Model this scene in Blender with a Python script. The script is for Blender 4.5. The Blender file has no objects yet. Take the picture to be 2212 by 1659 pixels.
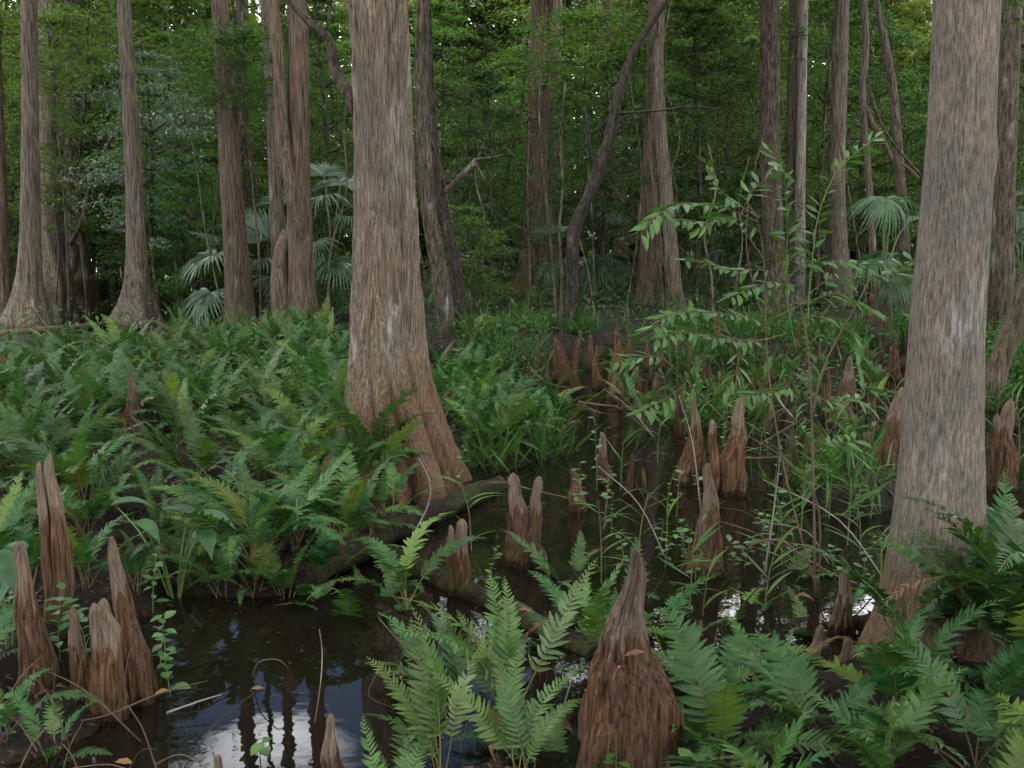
import bpy, math, random
import numpy as np
from mathutils import Vector, Matrix, Euler

sc = bpy.context.scene
COL = sc.collection
R = math.radians
rnd = random.Random(11)
rng = np.random.default_rng(5)

# ------------------------------------------------------------------ camera
CAM_H = 2.0
PITCH = math.atan(0.15)
cam_data = bpy.data.cameras.new('camera')
cam_data.lens = 36.0
cam_data.sensor_width = 36.0
cam_data.clip_start = 0.05
cam_data.clip_end = 3000
cam = bpy.data.objects.new('camera', cam_data)
cam.location = (0, 0, CAM_H)
cam.rotation_euler = (math.pi / 2 - PITCH, 0, 0)
COL.objects.link(cam)
sc.camera = cam

# ------------------------------------------------------------------ sky, sun, exposure
SUN_EL, SUN_AZ = R(66), R(-150)      # azimuth measured from +Y (view direction) towards +X
world = bpy.data.worlds.new('World')
sc.world = world
world.use_nodes = True
wn, wl = world.node_tree.nodes, world.node_tree.links
wn.clear()
sky = wn.new('ShaderNodeTexSky')
sky.sky_type = 'NISHITA'
sky.sun_disc = False
sky.sun_elevation = SUN_EL
sky.sun_rotation = SUN_AZ
wtc = wn.new('ShaderNodeTexCoord')
wmap = wn.new('ShaderNodeMapping')
wmap.inputs['Scale'].default_value = (1.0, 1.0, 2.2)
wmap.inputs['Location'].default_value = (3.1, 1.7, 0.4)
wno = wn.new('ShaderNodeTexNoise')
wno.inputs['Scale'].default_value = 2.6
wno.inputs['Detail'].default_value = 2
wno.inputs['Roughness'].default_value = 0.55
wramp = wn.new('ShaderNodeValToRGB')
wramp.color_ramp.elements[0].position = 0.455
wramp.color_ramp.elements[0].color = (0, 0, 0, 1)
wramp.color_ramp.elements[1].position = 0.575
wramp.color_ramp.elements[1].color = (1, 1, 1, 1)
wmix = wn.new('ShaderNodeMix')
wmix.data_type = 'RGBA'
wmix.inputs[7].default_value = (42.0, 42.4, 43.0, 1)
wbg = wn.new('ShaderNodeBackground')
wbg.inputs['Strength'].default_value = 0.10
wout = wn.new('ShaderNodeOutputWorld')
wl.new(wtc.outputs['Generated'], wmap.inputs['Vector'])
wl.new(wmap.outputs['Vector'], wno.inputs['Vector'])
wl.new(wno.outputs['Fac'], wramp.inputs['Fac'])
wl.new(wramp.outputs['Color'], wmix.inputs[0])
wl.new(sky.outputs['Color'], wmix.inputs[6])
wl.new(wmix.outputs[2], wbg.inputs['Color'])
wl.new(wbg.outputs['Background'], wout.inputs['Surface'])

sun_data = bpy.data.lights.new('sun', 'SUN')
sun_data.energy = 1.5
sun_data.angle = R(12)
sun_data.color = (1.0, 0.96, 0.88)
sun = bpy.data.objects.new('sun', sun_data)
sd = Vector((math.sin(SUN_AZ) * math.cos(SUN_EL), math.cos(SUN_AZ) * math.cos(SUN_EL), math.sin(SUN_EL)))
sun.rotation_euler = sd.to_track_quat('Z', 'Y').to_euler()
sun.location = (0, 0, 30)
COL.objects.link(sun)

sc.view_settings.view_transform = 'Standard'
sc.view_settings.look = 'None'
sc.view_settings.gamma = 1.0
sc.view_settings.exposure = 1.08
sc.view_settings.use_curve_mapping = False
sc.cycles.max_bounces = 4
sc.cycles.diffuse_bounces = 2
sc.cycles.glossy_bounces = 2
sc.cycles.transmission_bounces = 3
sc.cycles.transparent_max_bounces = 4
sc.cycles.caustics_reflective = False
sc.cycles.caustics_refractive = False
sc.cycles.use_denoising = True
sc.cycles.use_adaptive_sampling = True
sc.cycles.adaptive_threshold = 0.03
sc.cycles.adaptive_min_samples = 24

# ------------------------------------------------------------------ picture measurements -> places
W, CX, CY = 2212.0, 1106.0, 829.5
CP, SP = math.cos(PITCH), math.sin(PITCH)

def ray(u, v):
    a, b = (u - CX) / W, (CY - v) / W
    return Vector((a, CP + SP * b, -SP + CP * b))

def G(u, v, z=0.0):
    d = ray(u, v)
    t = (z - CAM_H) / d.z
    return Vector((d.x * t, d.y * t, z))

def PT(u, v, y):
    d = ray(u, v)
    t = y / d.y
    return Vector((d.x * t, y, CAM_H + d.z * t))

def depth(p):
    return p[1] * CP + (CAM_H - p[2]) * SP

def proj(p):
    dz = p[2] - CAM_H
    f = p[1] * CP - dz * SP
    up = p[1] * SP + dz * CP
    return CX + W * p[0] / f, CY - W * up / f

def m_of(px, p):
    return px * depth(p) / W

# ------------------------------------------------------------------ numpy helpers
def _hash(ix, iy, iz, s):
    h = (ix.astype(np.int64) * 374761393 + iy.astype(np.int64) * 668265263 + iz.astype(np.int64) * 2147483647 + s * 1274126177) & 0x7fffffff
    h = ((h ^ (h >> 13)) * 1274126177) & 0x7fffffff
    h = ((h ^ (h >> 15)) * 668265263) & 0x7fffffff
    return (h ^ (h >> 16)) / float(0x7fffffff)

def vnoise(x, y, z, s=0):
    x, y, z = np.broadcast_arrays(np.asarray(x, float), np.asarray(y, float), np.asarray(z, float))
    ix, iy, iz = np.floor(x), np.floor(y), np.floor(z)
    fx, fy, fz = x - ix, y - iy, z - iz
    fx, fy, fz = [f * f * (3 - 2 * f) for f in (fx, fy, fz)]
    out = 0
    for dx in (0, 1):
        for dy in (0, 1):
            for dz in (0, 1):
                w = (fx if dx else 1 - fx) * (fy if dy else 1 - fy) * (fz if dz else 1 - fz)
                out = out + w * _hash(ix + dx, iy + dy, iz + dz, s)
    return out * 2 - 1

def fbm(x, y, z, s=0, o=3):
    r, a, f = 0, 1.0, 1.0
    for k in range(o):
        r = r + a * vnoise(np.asarray(x) * f, np.asarray(y) * f, np.asarray(z) * f, s + 17 * k)
        a *= 0.5
        f *= 2.1
    return r

def mk_mesh(name, V, F, mats, smooth=True, mi=None):
    """V (n,3); F a list of integer arrays (m,k); mi a list of material indices per array"""
    me = bpy.data.meshes.new(name)
    V = np.asarray(V, np.float32)
    me.vertices.add(len(V))
    me.vertices.foreach_set('co', V.ravel())
    loops, starts, idx, n = [], [], [], 0
    for k, f in enumerate(F):
        f = np.asarray(f, np.int32)
        if len(f) == 0:
            continue
        loops.append(f.ravel())
        starts.append(n + np.arange(len(f), dtype=np.int32) * f.shape[1])
        n += f.size
        idx.append(np.full(len(f), mi[k] if mi else 0, np.int32))
    loops, starts, idx = np.concatenate(loops), np.concatenate(starts), np.concatenate(idx)
    me.loops.add(len(loops))
    me.loops.foreach_set('vertex_index', loops)
    me.polygons.add(len(starts))
    me.polygons.foreach_set('loop_start', starts)
    me.polygons.foreach_set('material_index', idx)
    me.polygons.foreach_set('use_smooth', np.full(len(starts), smooth))
    for m in (mats if isinstance(mats, (list, tuple)) else [mats]):
        me.materials.append(m)
    me.update(calc_edges=True)
    me.validate()
    return me

class MB:
    """collects vertices and faces of one mesh"""
    def __init__(self):
        self.V, self.F, self.M, self.n = [], [], [], 0
    def add(self, V, F, m=0):
        V = np.asarray(V, float).reshape(-1, 3)
        self.V.append(V)
        for f in F:
            f = np.asarray(f, int)
            if len(f):
                self.F.append(f + self.n)
                self.M.append(m)
        self.n += len(V)
        return self
    def tube(self, pts, rad, n=6, m=0, cap=True, lump=0.0, seed=0):
        pts = np.asarray(pts, float)
        k = len(pts)
        rad = np.broadcast_to(np.asarray(rad, float), (k,))
        T = np.gradient(pts, axis=0)
        T /= np.linalg.norm(T, axis=1)[:, None] + 1e-9
        ref = np.array([1.0, 0.13, 0.07]) if abs(T[:, 0]).mean() < 0.7 else np.array([0.05, 1.0, 0.1])
        N = np.cross(T, ref)
        N /= np.linalg.norm(N, axis=1)[:, None] + 1e-9
        B = np.cross(T, N)
        a = np.linspace(0, 2 * np.pi, n, endpoint=False)
        rr = rad[:, None] * np.ones(n)[None]
        if lump:
            rr = rr * (1 + lump * fbm(np.cos(a)[None] * 1.3 + 3, np.sin(a)[None] * 1.3, (np.arange(k) * 0.45)[:, None], seed, 2))
        V = pts[:, None] + rr[..., None] * (np.cos(a)[None, :, None] * N[:, None] + np.sin(a)[None, :, None] * B[:, None])
        V = V.reshape(-1, 3)
        F = [grid_faces(k, n, True)]
        if cap:
            V = np.vstack([V, pts[0], pts[-1]])
            j = np.arange(n)
            F.append(np.stack([np.full(n, k * n), (j + 1) % n, j], 1))
            F.append(np.stack([np.full(n, k * n + 1), (k - 1) * n + j, (k - 1) * n + (j + 1) % n], 1))
        return self.add(V, F, m)
    def build(self, name, mats, smooth=True):
        return mk_mesh(name, np.vstack(self.V), self.F, mats, smooth, self.M)

def grid_faces(k, n, wrap):
    i = np.arange(k - 1)[:, None]
    j = np.arange(n if wrap else n - 1)[None]
    j2 = (j + 1) % n
    return np.stack([i * n + j, i * n + j2, (i + 1) * n + j2, (i + 1) * n + j], -1).reshape(-1, 4)

def smooth_path(pts, k):
    pts = np.asarray(pts, float)
    if len(pts) < 3:
        t = np.linspace(0, 1, k)[:, None]
        return pts[0] * (1 - t) + pts[-1] * t
    P = np.vstack([2 * pts[0] - pts[1], pts, 2 * pts[-1] - pts[-2]])
    t = np.linspace(0, len(pts) - 1 - 1e-6, k)
    i = t.astype(int)
    f = (t - i)[:, None]
    p0, p1, p2, p3 = P[i], P[i + 1], P[i + 2], P[i + 3]
    return 0.5 * (2 * p1 + (p2 - p0) * f + (2 * p0 - 5 * p1 + 4 * p2 - p3) * f ** 2 + (3 * p1 - p0 - 3 * p2 + p3) * f ** 3)

# ------------------------------------------------------------------ things, parts
def link(name, data, parent=None, loc=(0, 0, 0), rot=(0, 0, 0), scale=(1, 1, 1)):
    o = bpy.data.objects.new(name, data)
    COL.objects.link(o)
    o.location, o.rotation_euler, o.scale = loc, rot, scale
    if parent is not None:
        o.parent = parent
    return o

def tag(o, label=None, cat=None, group=None, kind=None):
    if label: o['label'] = label
    if cat: o['category'] = cat
    if group: o['group'] = group
    if kind: o['kind'] = kind
    return o

def thing(name, label, cat, loc=(0, 0, 0), rotz=0, group=None, scale=(1, 1, 1)):
    return tag(link(name, None, None, loc, (0, 0, rotz), scale), label, cat, group)

ORD = ['first', 'second', 'third', 'fourth', 'fifth', 'sixth', 'seventh', 'eighth', 'ninth', 'tenth', 'eleventh', 'twelfth', 'thirteenth', 'fourteenth']
def auto_labels(objs, marks, text, group, most=14, order=True):
    """objs: (object, u). marks: (u, phrase) along the picture. Labels each by the two landmarks it stands between."""
    marks = sorted(marks)
    bins = {}
    for o, u in objs:
        k = sum(1 for m in marks if m[0] < u)
        bins.setdefault(k, []).append((u, o))
    for k, lst in bins.items():
        lst.sort(key=lambda t: t[0])
        if k == 0: where = 'left of ' + marks[0][1]
        elif k == len(marks): where = 'right of ' + marks[-1][1]
        else: where = 'between %s and %s' % (marks[k - 1][1], marks[k][1])
        for i, (u, o) in enumerate(lst):
            if len(lst) == 1: lab = '%s %s' % (text, where)
            elif order and len(lst) <= most: lab = '%s %s, %s from left' % (text, where, ORD[i])
            else: lab = '%s %s' % (text, where)
            o['label'] = lab
            o['group'] = group

# ------------------------------------------------------------------ materials
def new_mat(name):
    m = bpy.data.materials.new(name)
    m.use_nodes = True
    m.node_tree.nodes.clear()
    return m, m.node_tree.nodes, m.node_tree.links

def mixc(n, l, fac, a, b, mode='MIX'):
    x = n.new('ShaderNodeMix')
    x.data_type = 'RGBA'
    x.blend_type = mode
    for i, s in ((0, fac), (6, a), (7, b)):
        if isinstance(s, (int, float)): x.inputs[i].default_value = s
        elif isinstance(s, tuple): x.inputs[i].default_value = (*s, 1) if len(s) == 3 else s
        else: l.new(s, x.inputs[i])
    return x.outputs[2]

def ramp(n, l, src, stops):
    r = n.new('ShaderNodeValToRGB')
    e = r.color_ramp.elements
    while len(e) < len(stops): e.new(0.5)
    for i, (p, c) in enumerate(stops):
        e[i].position = p
        e[i].color = (c, c, c, 1) if isinstance(c, (int, float)) else (*c, 1)
    l.new(src, r.inputs['Fac'])
    return r.outputs['Color']

def noise(n, l, vec, scale, detail=4, rough=0.55, dist=0.0):
    x = n.new('ShaderNodeTexNoise')
    x.inputs['Scale'].default_value = scale
    x.inputs['Detail'].default_value = detail
    x.inputs['Roughness'].default_value = rough
    x.inputs['Distortion'].default_value = dist
    l.new(vec, x.inputs['Vector'])
    return x.outputs['Fac']

def mapping(n, l, vec, scale):
    m = n.new('ShaderNodeMapping')
    m.inputs['Scale'].default_value = scale
    l.new(vec, m.inputs['Vector'])
    return m.outputs['Vector']

def math_node(n, l, op, a, b):
    x = n.new('ShaderNodeMath')
    x.operation = op
    for i, s in ((0, a), (1, b)):
        if isinstance(s, (int, float)): x.inputs[i].default_value = s
        else: l.new(s, x.inputs[i])
    return x.outputs[0]

def leaf_mat(name, c1, c2, c3=None, third=0.12, trans=0.3, rough=0.45, spec=0.4, thin_t=(1.25, 1.35, 0.6), blotch=False):
    """leaf: colour varies leaf by leaf (island) and plant by plant (object); thin enough to let light through"""
    m, n, l = new_mat(name)
    geo = n.new('ShaderNodeNewGeometry')
    oi = n.new('ShaderNodeObjectInfo')
    col = mixc(n, l, geo.outputs['Random Per Island'], c1, c2)
    if c3:
        f = ramp(n, l, oi.outputs['Random'], [(0, 0.0), (1 - third - 0.02, 0.0), (1 - third + 0.02, 1.0), (1, 1.0)])
        col = mixc(n, l, f, col, c3)
    hsv = n.new('ShaderNodeHueSaturation')
    oir = math_node(n, l, 'MULTIPLY', oi.outputs['Random'], 7.31)
    oir = math_node(n, l, 'FRACT', oir, 0)
    v = math_node(n, l, 'MULTIPLY_ADD', oir, 0.6)
    v.node.inputs[2].default_value = 0.7
    l.new(v, hsv.inputs['Value'])
    oir2 = math_node(n, l, 'FRACT', math_node(n, l, 'MULTIPLY', oi.outputs['Random'], 13.7), 0)
    h = math_node(n, l, 'MULTIPLY_ADD', oir2, 0.05)
    h.node.inputs[2].default_value = 0.475
    l.new(h, hsv.inputs['Hue'])
    l.new(col, hsv.inputs['Color'])
    col = hsv.outputs['Color']
    if blotch:
        tc = n.new('ShaderNodeTexCoord')
        blot = ramp(n, l, noise(n, l, tc.outputs['Object'], 9.0, 2), [(0.3, 0.75), (0.7, 1.15)])
        col = mixc(n, l, 1.0, col, blot, 'MULTIPLY')
    p = n.new('ShaderNodeBsdfPrincipled')
    l.new(col, p.inputs['Base Color'])
    p.inputs['Roughness'].default_value = rough
    p.inputs['Specular IOR Level'].default_value = spec
    t = n.new('ShaderNodeBsdfTranslucent')
    l.new(mixc(n, l, 1.0, col, thin_t, 'MULTIPLY'), t.inputs['Color'])
    mx = n.new('ShaderNodeMixShader')
    mx.inputs[0].default_value = trans
    l.new(p.outputs[0], mx.inputs[1])
    l.new(t.outputs[0], mx.inputs[2])
    out = n.new('ShaderNodeOutputMaterial')
    l.new(mx.outputs[0], out.inputs['Surface'])
    return m

def bark_mat(name, dark, mid, light, grey=None, grey_amt=0.5, lichen=0.0, moss=0.0, moss_h=1.0, fs=14.0, stretch=0.07, bump=0.5, rough=0.9, var=0.3, crk=0.30, tip=None, gs=2.6, gz_=0.45, foot=None, foot_h=1.0, wet=0.0):
    m, n, l = new_mat(name)
    tc = n.new('ShaderNodeTexCoord')
    oi = n.new('ShaderNodeObjectInfo')
    add = n.new('ShaderNodeVectorMath')
    add.operation = 'ADD'
    sh = n.new('ShaderNodeVectorMath')
    sh.operation = 'SCALE'
    sh.inputs[3].default_value = 40.0
    l.new(oi.outputs['Location'], sh.inputs[0])
    l.new(tc.outputs['Object'], add.inputs[0])
    l.new(oi.outputs['Location'], add.inputs[1])
    vec = add.outputs[0]
    st = mapping(n, l, vec, (1, 1, stretch))
    fib = noise(n, l, st, fs * 2.2, 5, 0.62, 0.3)
    fib2 = noise(n, l, st, fs, 3, 0.5, 0.2)
    col = ramp(n, l, fib, [(0.34, dark), (0.47, mid), (0.64, light)])
    crack = ramp(n, l, noise(n, l, mapping(n, l, vec, (1, 1, stretch * 0.8)), fs * 3.4, 3, 0.6, 0.4), [(0.36, crk), (0.47, 1.0), (0.62, 1.0), (0.72, 1.3)])
    if grey:
        g = ramp(n, l, noise(n, l, mapping(n, l, vec, (1, 1, gz_)), gs, 5, 0.6), [(0.5 - 0.22 * grey_amt, 0.0), (0.66, 1.0)])
        g = math_node(n, l, 'MULTIPLY', g, 0.8 * min(1, grey_amt * 1.4))
        gcol = mixc(n, l, 1.0, grey, ramp(n, l, fib, [(0.3, 0.35), (0.65, 1.25)]), 'MULTIPLY')
        col = mixc(n, l, g, col, gcol)
    if lichen:
        a = ramp(n, l, noise(n, l, mapping(n, l, vec, (1, 1, 0.3)), 5.0, 5, 0.62), [(0.60 - 0.05 * lichen, 0.0), (0.68, 1.0)])
        a = math_node(n, l, 'MULTIPLY', a, ramp(n, l, fib2, [(0.40, 0.0), (0.56, 1.0)]))
        a = math_node(n, l, 'MULTIPLY', a, min(1.0, lichen))
        col = mixc(n, l, a, col, (0.36, 0.34, 0.31))
    if moss:
        sep = n.new('ShaderNodeSeparateXYZ')
        l.new(tc.outputs['Object'], sep.inputs[0])
        zz = math_node(n, l, 'DIVIDE', sep.outputs['Z'], moss_h)
        hm = ramp(n, l, zz, [(0.0, 0.9), (0.5, 0.75), (1.0, 0.0)])
        mm = ramp(n, l, noise(n, l, mapping(n, l, vec, (1, 1, 0.5)), 3.4, 5, 0.65), [(0.46, 0.0), (0.60, 1.0)])
        mm = math_node(n, l, 'MULTIPLY', math_node(n, l, 'MULTIPLY', hm, mm), moss)
        col = mixc(n, l, mm, col, (0.040, 0.048, 0.012))
    if foot:
        sf = n.new('ShaderNodeSeparateXYZ')
        l.new(tc.outputs['Object'], sf.inputs[0])
        ff = math_node(n, l, 'ADD', math_node(n, l, 'DIVIDE', sf.outputs['Z'], foot_h), math_node(n, l, 'MULTIPLY', fib2, 0.7))
        ff = ramp(n, l, ff, [(0.75, 0.75), (1.0, 0.0)])
        col = mixc(n, l, ff, col, mixc(n, l, 1.0, foot, ramp(n, l, fib, [(0.3, 0.4), (0.65, 1.3)]), 'MULTIPLY'))
    if tip:
        sg = n.new('ShaderNodeSeparateXYZ')
        l.new(tc.outputs['Generated'], sg.inputs[0])
        tf = math_node(n, l, 'ADD', sg.outputs['Z'], math_node(n, l, 'MULTIPLY', fib2, 0.5))
        tf = ramp(n, l, tf, [(0.98, 0.0), (1.28, 0.85)])
        col = mixc(n, l, tf, col, mixc(n, l, 1.0, tip, ramp(n, l, fib, [(0.3, 0.55), (0.65, 1.2)]), 'MULTIPLY'))
    if wet:
        sw = n.new('ShaderNodeSeparateXYZ')
        l.new(tc.outputs['Object'], sw.inputs[0])
        wf = math_node(n, l, 'ADD', math_node(n, l, 'DIVIDE', sw.outputs['Z'], wet), math_node(n, l, 'MULTIPLY', fib2, 1.2))
        col = mixc(n, l, 1.0, col, ramp(n, l, wf, [(0.85, 0.32), (1.3, 1.0)]), 'MULTIPLY')
    col = mixc(n, l, 1.0, col, crack, 'MULTIPLY')
    hsv = n.new('ShaderNodeHueSaturation')
    v = math_node(n, l, 'MULTIPLY_ADD', oi.outputs['Random'], var)
    v.node.inputs[2].default_value = 1 - var / 2
    l.new(v, hsv.inputs['Value'])
    l.new(col, hsv.inputs['Color'])
    p = n.new('ShaderNodeBsdfPrincipled')
    l.new(hsv.outputs['Color'], p.inputs['Base Color'])
    p.inputs['Roughness'].default_value = rough
    p.inputs['Specular IOR Level'].default_value = 0.12
    b = n.new('ShaderNodeBump')
    b.inputs['Strength'].default_value = bump
    b.inputs['Distance'].default_value = 0.02
    hsum = math_node(n, l, 'ADD', fib, math_node(n, l, 'MULTIPLY', fib2, 0.8))
    l.new(hsum, b.inputs['Height'])
    l.new(b.outputs['Normal'], p.inputs['Normal'])
    out = n.new('ShaderNodeOutputMaterial')
    l.new(p.outputs[0], out.inputs['Surface'])
    return m

def plain_mat(name, c1, c2, scale=8, rough=0.8, spec=0.3, bump=0.0):
    m, n, l = new_mat(name)
    tc = n.new('ShaderNodeTexCoord')
    oi = n.new('ShaderNodeObjectInfo')
    f = noise(n, l, tc.outputs['Object'], scale, 5, 0.6)
    col = mixc(n, l, ramp(n, l, f, [(0.3, 0.0), (0.7, 1.0)]), c1, c2)
    hsv = n.new('ShaderNodeHueSaturation')
    v = math_node(n, l, 'MULTIPLY_ADD', oi.outputs['Random'], 0.5)
    v.node.inputs[2].default_value = 0.75
    l.new(v, hsv.inputs['Value'])
    l.new(col, hsv.inputs['Color'])
    p = n.new('ShaderNodeBsdfPrincipled')
    l.new(hsv.outputs['Color'], p.inputs['Base Color'])
    p.inputs['Roughness'].default_value = rough
    p.inputs['Specular IOR Level'].default_value = spec
    if bump:
        b = n.new('ShaderNodeBump')
        b.inputs['Strength'].default_value = bump
        b.inputs['Distance'].default_value = 0.02
        l.new(f, b.inputs['Height'])
        l.new(b.outputs['Normal'], p.inputs['Normal'])
    out = n.new('ShaderNodeOutputMaterial')
    l.new(p.outputs[0], out.inputs['Surface'])
    return m

M = {}
M['bark_main'] = bark_mat('bark_main', (0.056, 0.038, 0.025), (0.150, 0.106, 0.070), (0.255, 0.195, 0.140), (0.116, 0.104, 0.083), 0.8, 0.7, 0.9, 1.1, fs=46, stretch=0.045, bump=0.9, var=0.0, crk=0.38, foot=(0.135, 0.074, 0.041), foot_h=1.7)
M['bark_right'] = bark_mat('bark_right', (0.078, 0.060, 0.045), (0.140, 0.107, 0.081), (0.215, 0.172, 0.135), (0.088, 0.088, 0.072), 1.0, 0.45, 0.8, 0.9, fs=46, stretch=0.16, bump=0.6, var=0.0, crk=0.62, gs=6.5, gz_=0.6, foot=(0.110, 0.064, 0.038), foot_h=1.0)
M['bark_mid'] = bark_mat('bark_mid', (0.034, 0.023, 0.015), (0.088, 0.060, 0.040), (0.14, 0.100, 0.070), (0.062, 0.053, 0.040), 0.5, 0.2, 0.5, 1.5, fs=16, stretch=0.05, bump=0.6)
M['bark_grey'] = bark_mat('bark_grey', (0.038, 0.029, 0.020), (0.105, 0.077, 0.053), (0.17, 0.134, 0.10), (0.085, 0.078, 0.063), 0.7, 0.35, 0.3, 1.5, fs=16, stretch=0.06, bump=0.5)
M['bark_pale'] = bark_mat('bark_pale', (0.13, 0.105, 0.080), (0.26, 0.215, 0.170), (0.38, 0.33, 0.27), (0.24, 0.225, 0.20), 0.5, 0.5, 0.0, 1.5, fs=14, stretch=0.07, bump=0.3)
M['bark_dark'] = bark_mat('bark_dark', (0.016, 0.012, 0.008), (0.046, 0.035, 0.024), (0.09, 0.072, 0.052), (0.080, 0.076, 0.060), 0.4, 0.45, 0.6, 2.0, fs=10, stretch=0.2, bump=0.4)
M['bark_black'] = bark_mat('bark_black', (0.010, 0.008, 0.006), (0.026, 0.020, 0.015), (0.055, 0.045, 0.035), (0.040, 0.038, 0.030), 0.4, 0.2, 0.4, 1.0, fs=12, stretch=0.25, bump=0.4)
M['knee'] = bark_mat('knee', (0.016, 0.0075, 0.004), (0.054, 0.026, 0.013), (0.105, 0.055, 0.031), (0.075, 0.053, 0.036), 0.4, 0.1, 0.5, 0.4, fs=26, stretch=0.10, bump=0.6, var=0.7, crk=0.5, wet=0.14)
M['knee_near'] = bark_mat('knee_near', (0.019, 0.009, 0.0045), (0.070, 0.034, 0.016), (0.138, 0.078, 0.043), (0.064, 0.045, 0.029), 0.5, 0.35, 0.45, 0.22, fs=34, stretch=0.07, bump=0.9, var=0.35, crk=0.6, tip=(0.150, 0.112, 0.080), wet=0.11)
M['log'] = bark_mat('log', (0.005, 0.004, 0.003), (0.014, 0.010, 0.006), (0.034, 0.023, 0.015), (0.016, 0.015, 0.010), 0.4, 0.1, 0.6, 0.3, fs=16, stretch=0.5, bump=0.8)
M['fern'] = leaf_mat('fern', (0.022, 0.072, 0.014), (0.052, 0.120, 0.030), (0.088, 0.150, 0.024), 0.12, trans=0.30, rough=0.46, spec=0.27, blotch=True)
M['fern_bright'] = leaf_mat('fern_bright', (0.044, 0.100, 0.016), (0.078, 0.142, 0.028), trans=0.3, rough=0.42, spec=0.4, blotch=True)
M['rachis'] = plain_mat('rachis', (0.09, 0.10, 0.03), (0.12, 0.075, 0.035), 6)
M['under'] = leaf_mat('under', (0.025, 0.070, 0.014), (0.090, 0.148, 0.030), trans=0.42, rough=0.45, spec=0.22)
M['under_far'] = leaf_mat('under_far', (0.055, 0.100, 0.022), (0.140, 0.180, 0.046), trans=0.45, rough=0.5, spec=0.3)  # far foliage catching light: its brightness is put into the leaf colour
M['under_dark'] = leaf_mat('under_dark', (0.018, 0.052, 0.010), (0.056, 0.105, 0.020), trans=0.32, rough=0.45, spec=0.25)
M['under_blue'] = leaf_mat('under_blue', (0.06, 0.11, 0.070), (0.15, 0.20, 0.13), trans=0.2, rough=0.38, spec=0.7)
M['canopy'] = leaf_mat('canopy', (0.045, 0.095, 0.020), (0.10, 0.16, 0.035), trans=0.4, rough=0.5, spec=0.3)
M['palm'] = leaf_mat('palm', (0.018, 0.052, 0.015), (0.038, 0.085, 0.026), trans=0.2, rough=0.38, spec=0.45)
M['palm_silver'] = leaf_mat('palm_silver', (0.027, 0.068, 0.028), (0.055, 0.098, 0.050), trans=0.15, rough=0.34, spec=0.6)
M['shrub'] = leaf_mat('shrub', (0.034, 0.094, 0.017), (0.075, 0.142, 0.040), trans=0.32, rough=0.42, spec=0.3)
M['herb'] = leaf_mat('herb', (0.036, 0.098, 0.022), (0.068, 0.145, 0.036), trans=0.3, rough=0.4, spec=0.45)
M['sedge'] = leaf_mat('sedge', (0.030, 0.070, 0.014), (0.055, 0.105, 0.022), trans=0.3, rough=0.5, spec=0.3)
M['blade'] = leaf_mat('blade', (0.034, 0.088, 0.014), (0.058, 0.120, 0.024), trans=0.3, rough=0.45, spec=0.25)
M['arum'] = leaf_mat('arum', (0.018, 0.060, 0.018), (0.028, 0.078, 0.024), trans=0.2, rough=0.45, spec=0.35, blotch=True)
M['stem'] = plain_mat('stem', (0.075, 0.13, 0.032), (0.09, 0.10, 0.035), 10)
M['twig'] = plain_mat('twig', (0.06, 0.037, 0.023), (0.13, 0.085, 0.055), 9, bump=0.4)
M['twig_dark'] = plain_mat('twig_dark', (0.02, 0.015, 0.011), (0.05, 0.038, 0.03), 9, bump=0.4)
M['twig_pale'] = plain_mat('twig_pale', (0.14, 0.12, 0.10), (0.24, 0.21, 0.18), 9, bump=0.3)
M['dead_frond'] = leaf_mat('dead_frond', (0.050, 0.026, 0.012), (0.115, 0.062, 0.028), trans=0.15, rough=0.7, spec=0.2)
M['dead_leaf'] = plain_mat('dead_leaf', (0.085, 0.042, 0.018), (0.17, 0.09, 0.045), 14, rough=0.6)
M['yellow_leaf'] = plain_mat('yellow_leaf', (0.17, 0.10, 0.03), (0.14, 0.07, 0.025), 14, rough=0.5)
M['litter'] = leaf_mat('litter', (0.016, 0.009, 0.005), (0.065, 0.036, 0.019), trans=0.0, rough=0.7, spec=0.2)

def ground_mat():
    m, n, l = new_mat('mud')
    tc = n.new('ShaderNodeTexCoord')
    a = noise(n, l, tc.outputs['Object'], 3.0, 6, 0.65)
    b = noise(n, l, tc.outputs['Object'], 40.0, 5, 0.7)
    col = ramp(n, l, a, [(0.3, (0.005, 0.0035, 0.0022)), (0.5, (0.011, 0.0075, 0.0045)), (0.7, (0.013, 0.012, 0.006))])
    col = mixc(n, l, 1.0, col, ramp(n, l, b, [(0.3, 0.4), (0.7, 1.8)]), 'MULTIPLY')
    p = n.new('ShaderNodeBsdfPrincipled')
    l.new(col, p.inputs['Base Color'])
    p.inputs['Roughness'].default_value = 0.8
    p.inputs['Specular IOR Level'].default_value = 0.15
    bp = n.new('ShaderNodeBump')
    bp.inputs['Strength'].default_value = 0.8
    bp.inputs['Distance'].default_value = 0.03
    l.new(b, bp.inputs['Height'])
    l.new(bp.outputs['Normal'], p.inputs['Normal'])
    out = n.new('ShaderNodeOutputMaterial')
    l.new(p.outputs[0], out.inputs['Surface'])
    return m

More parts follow.
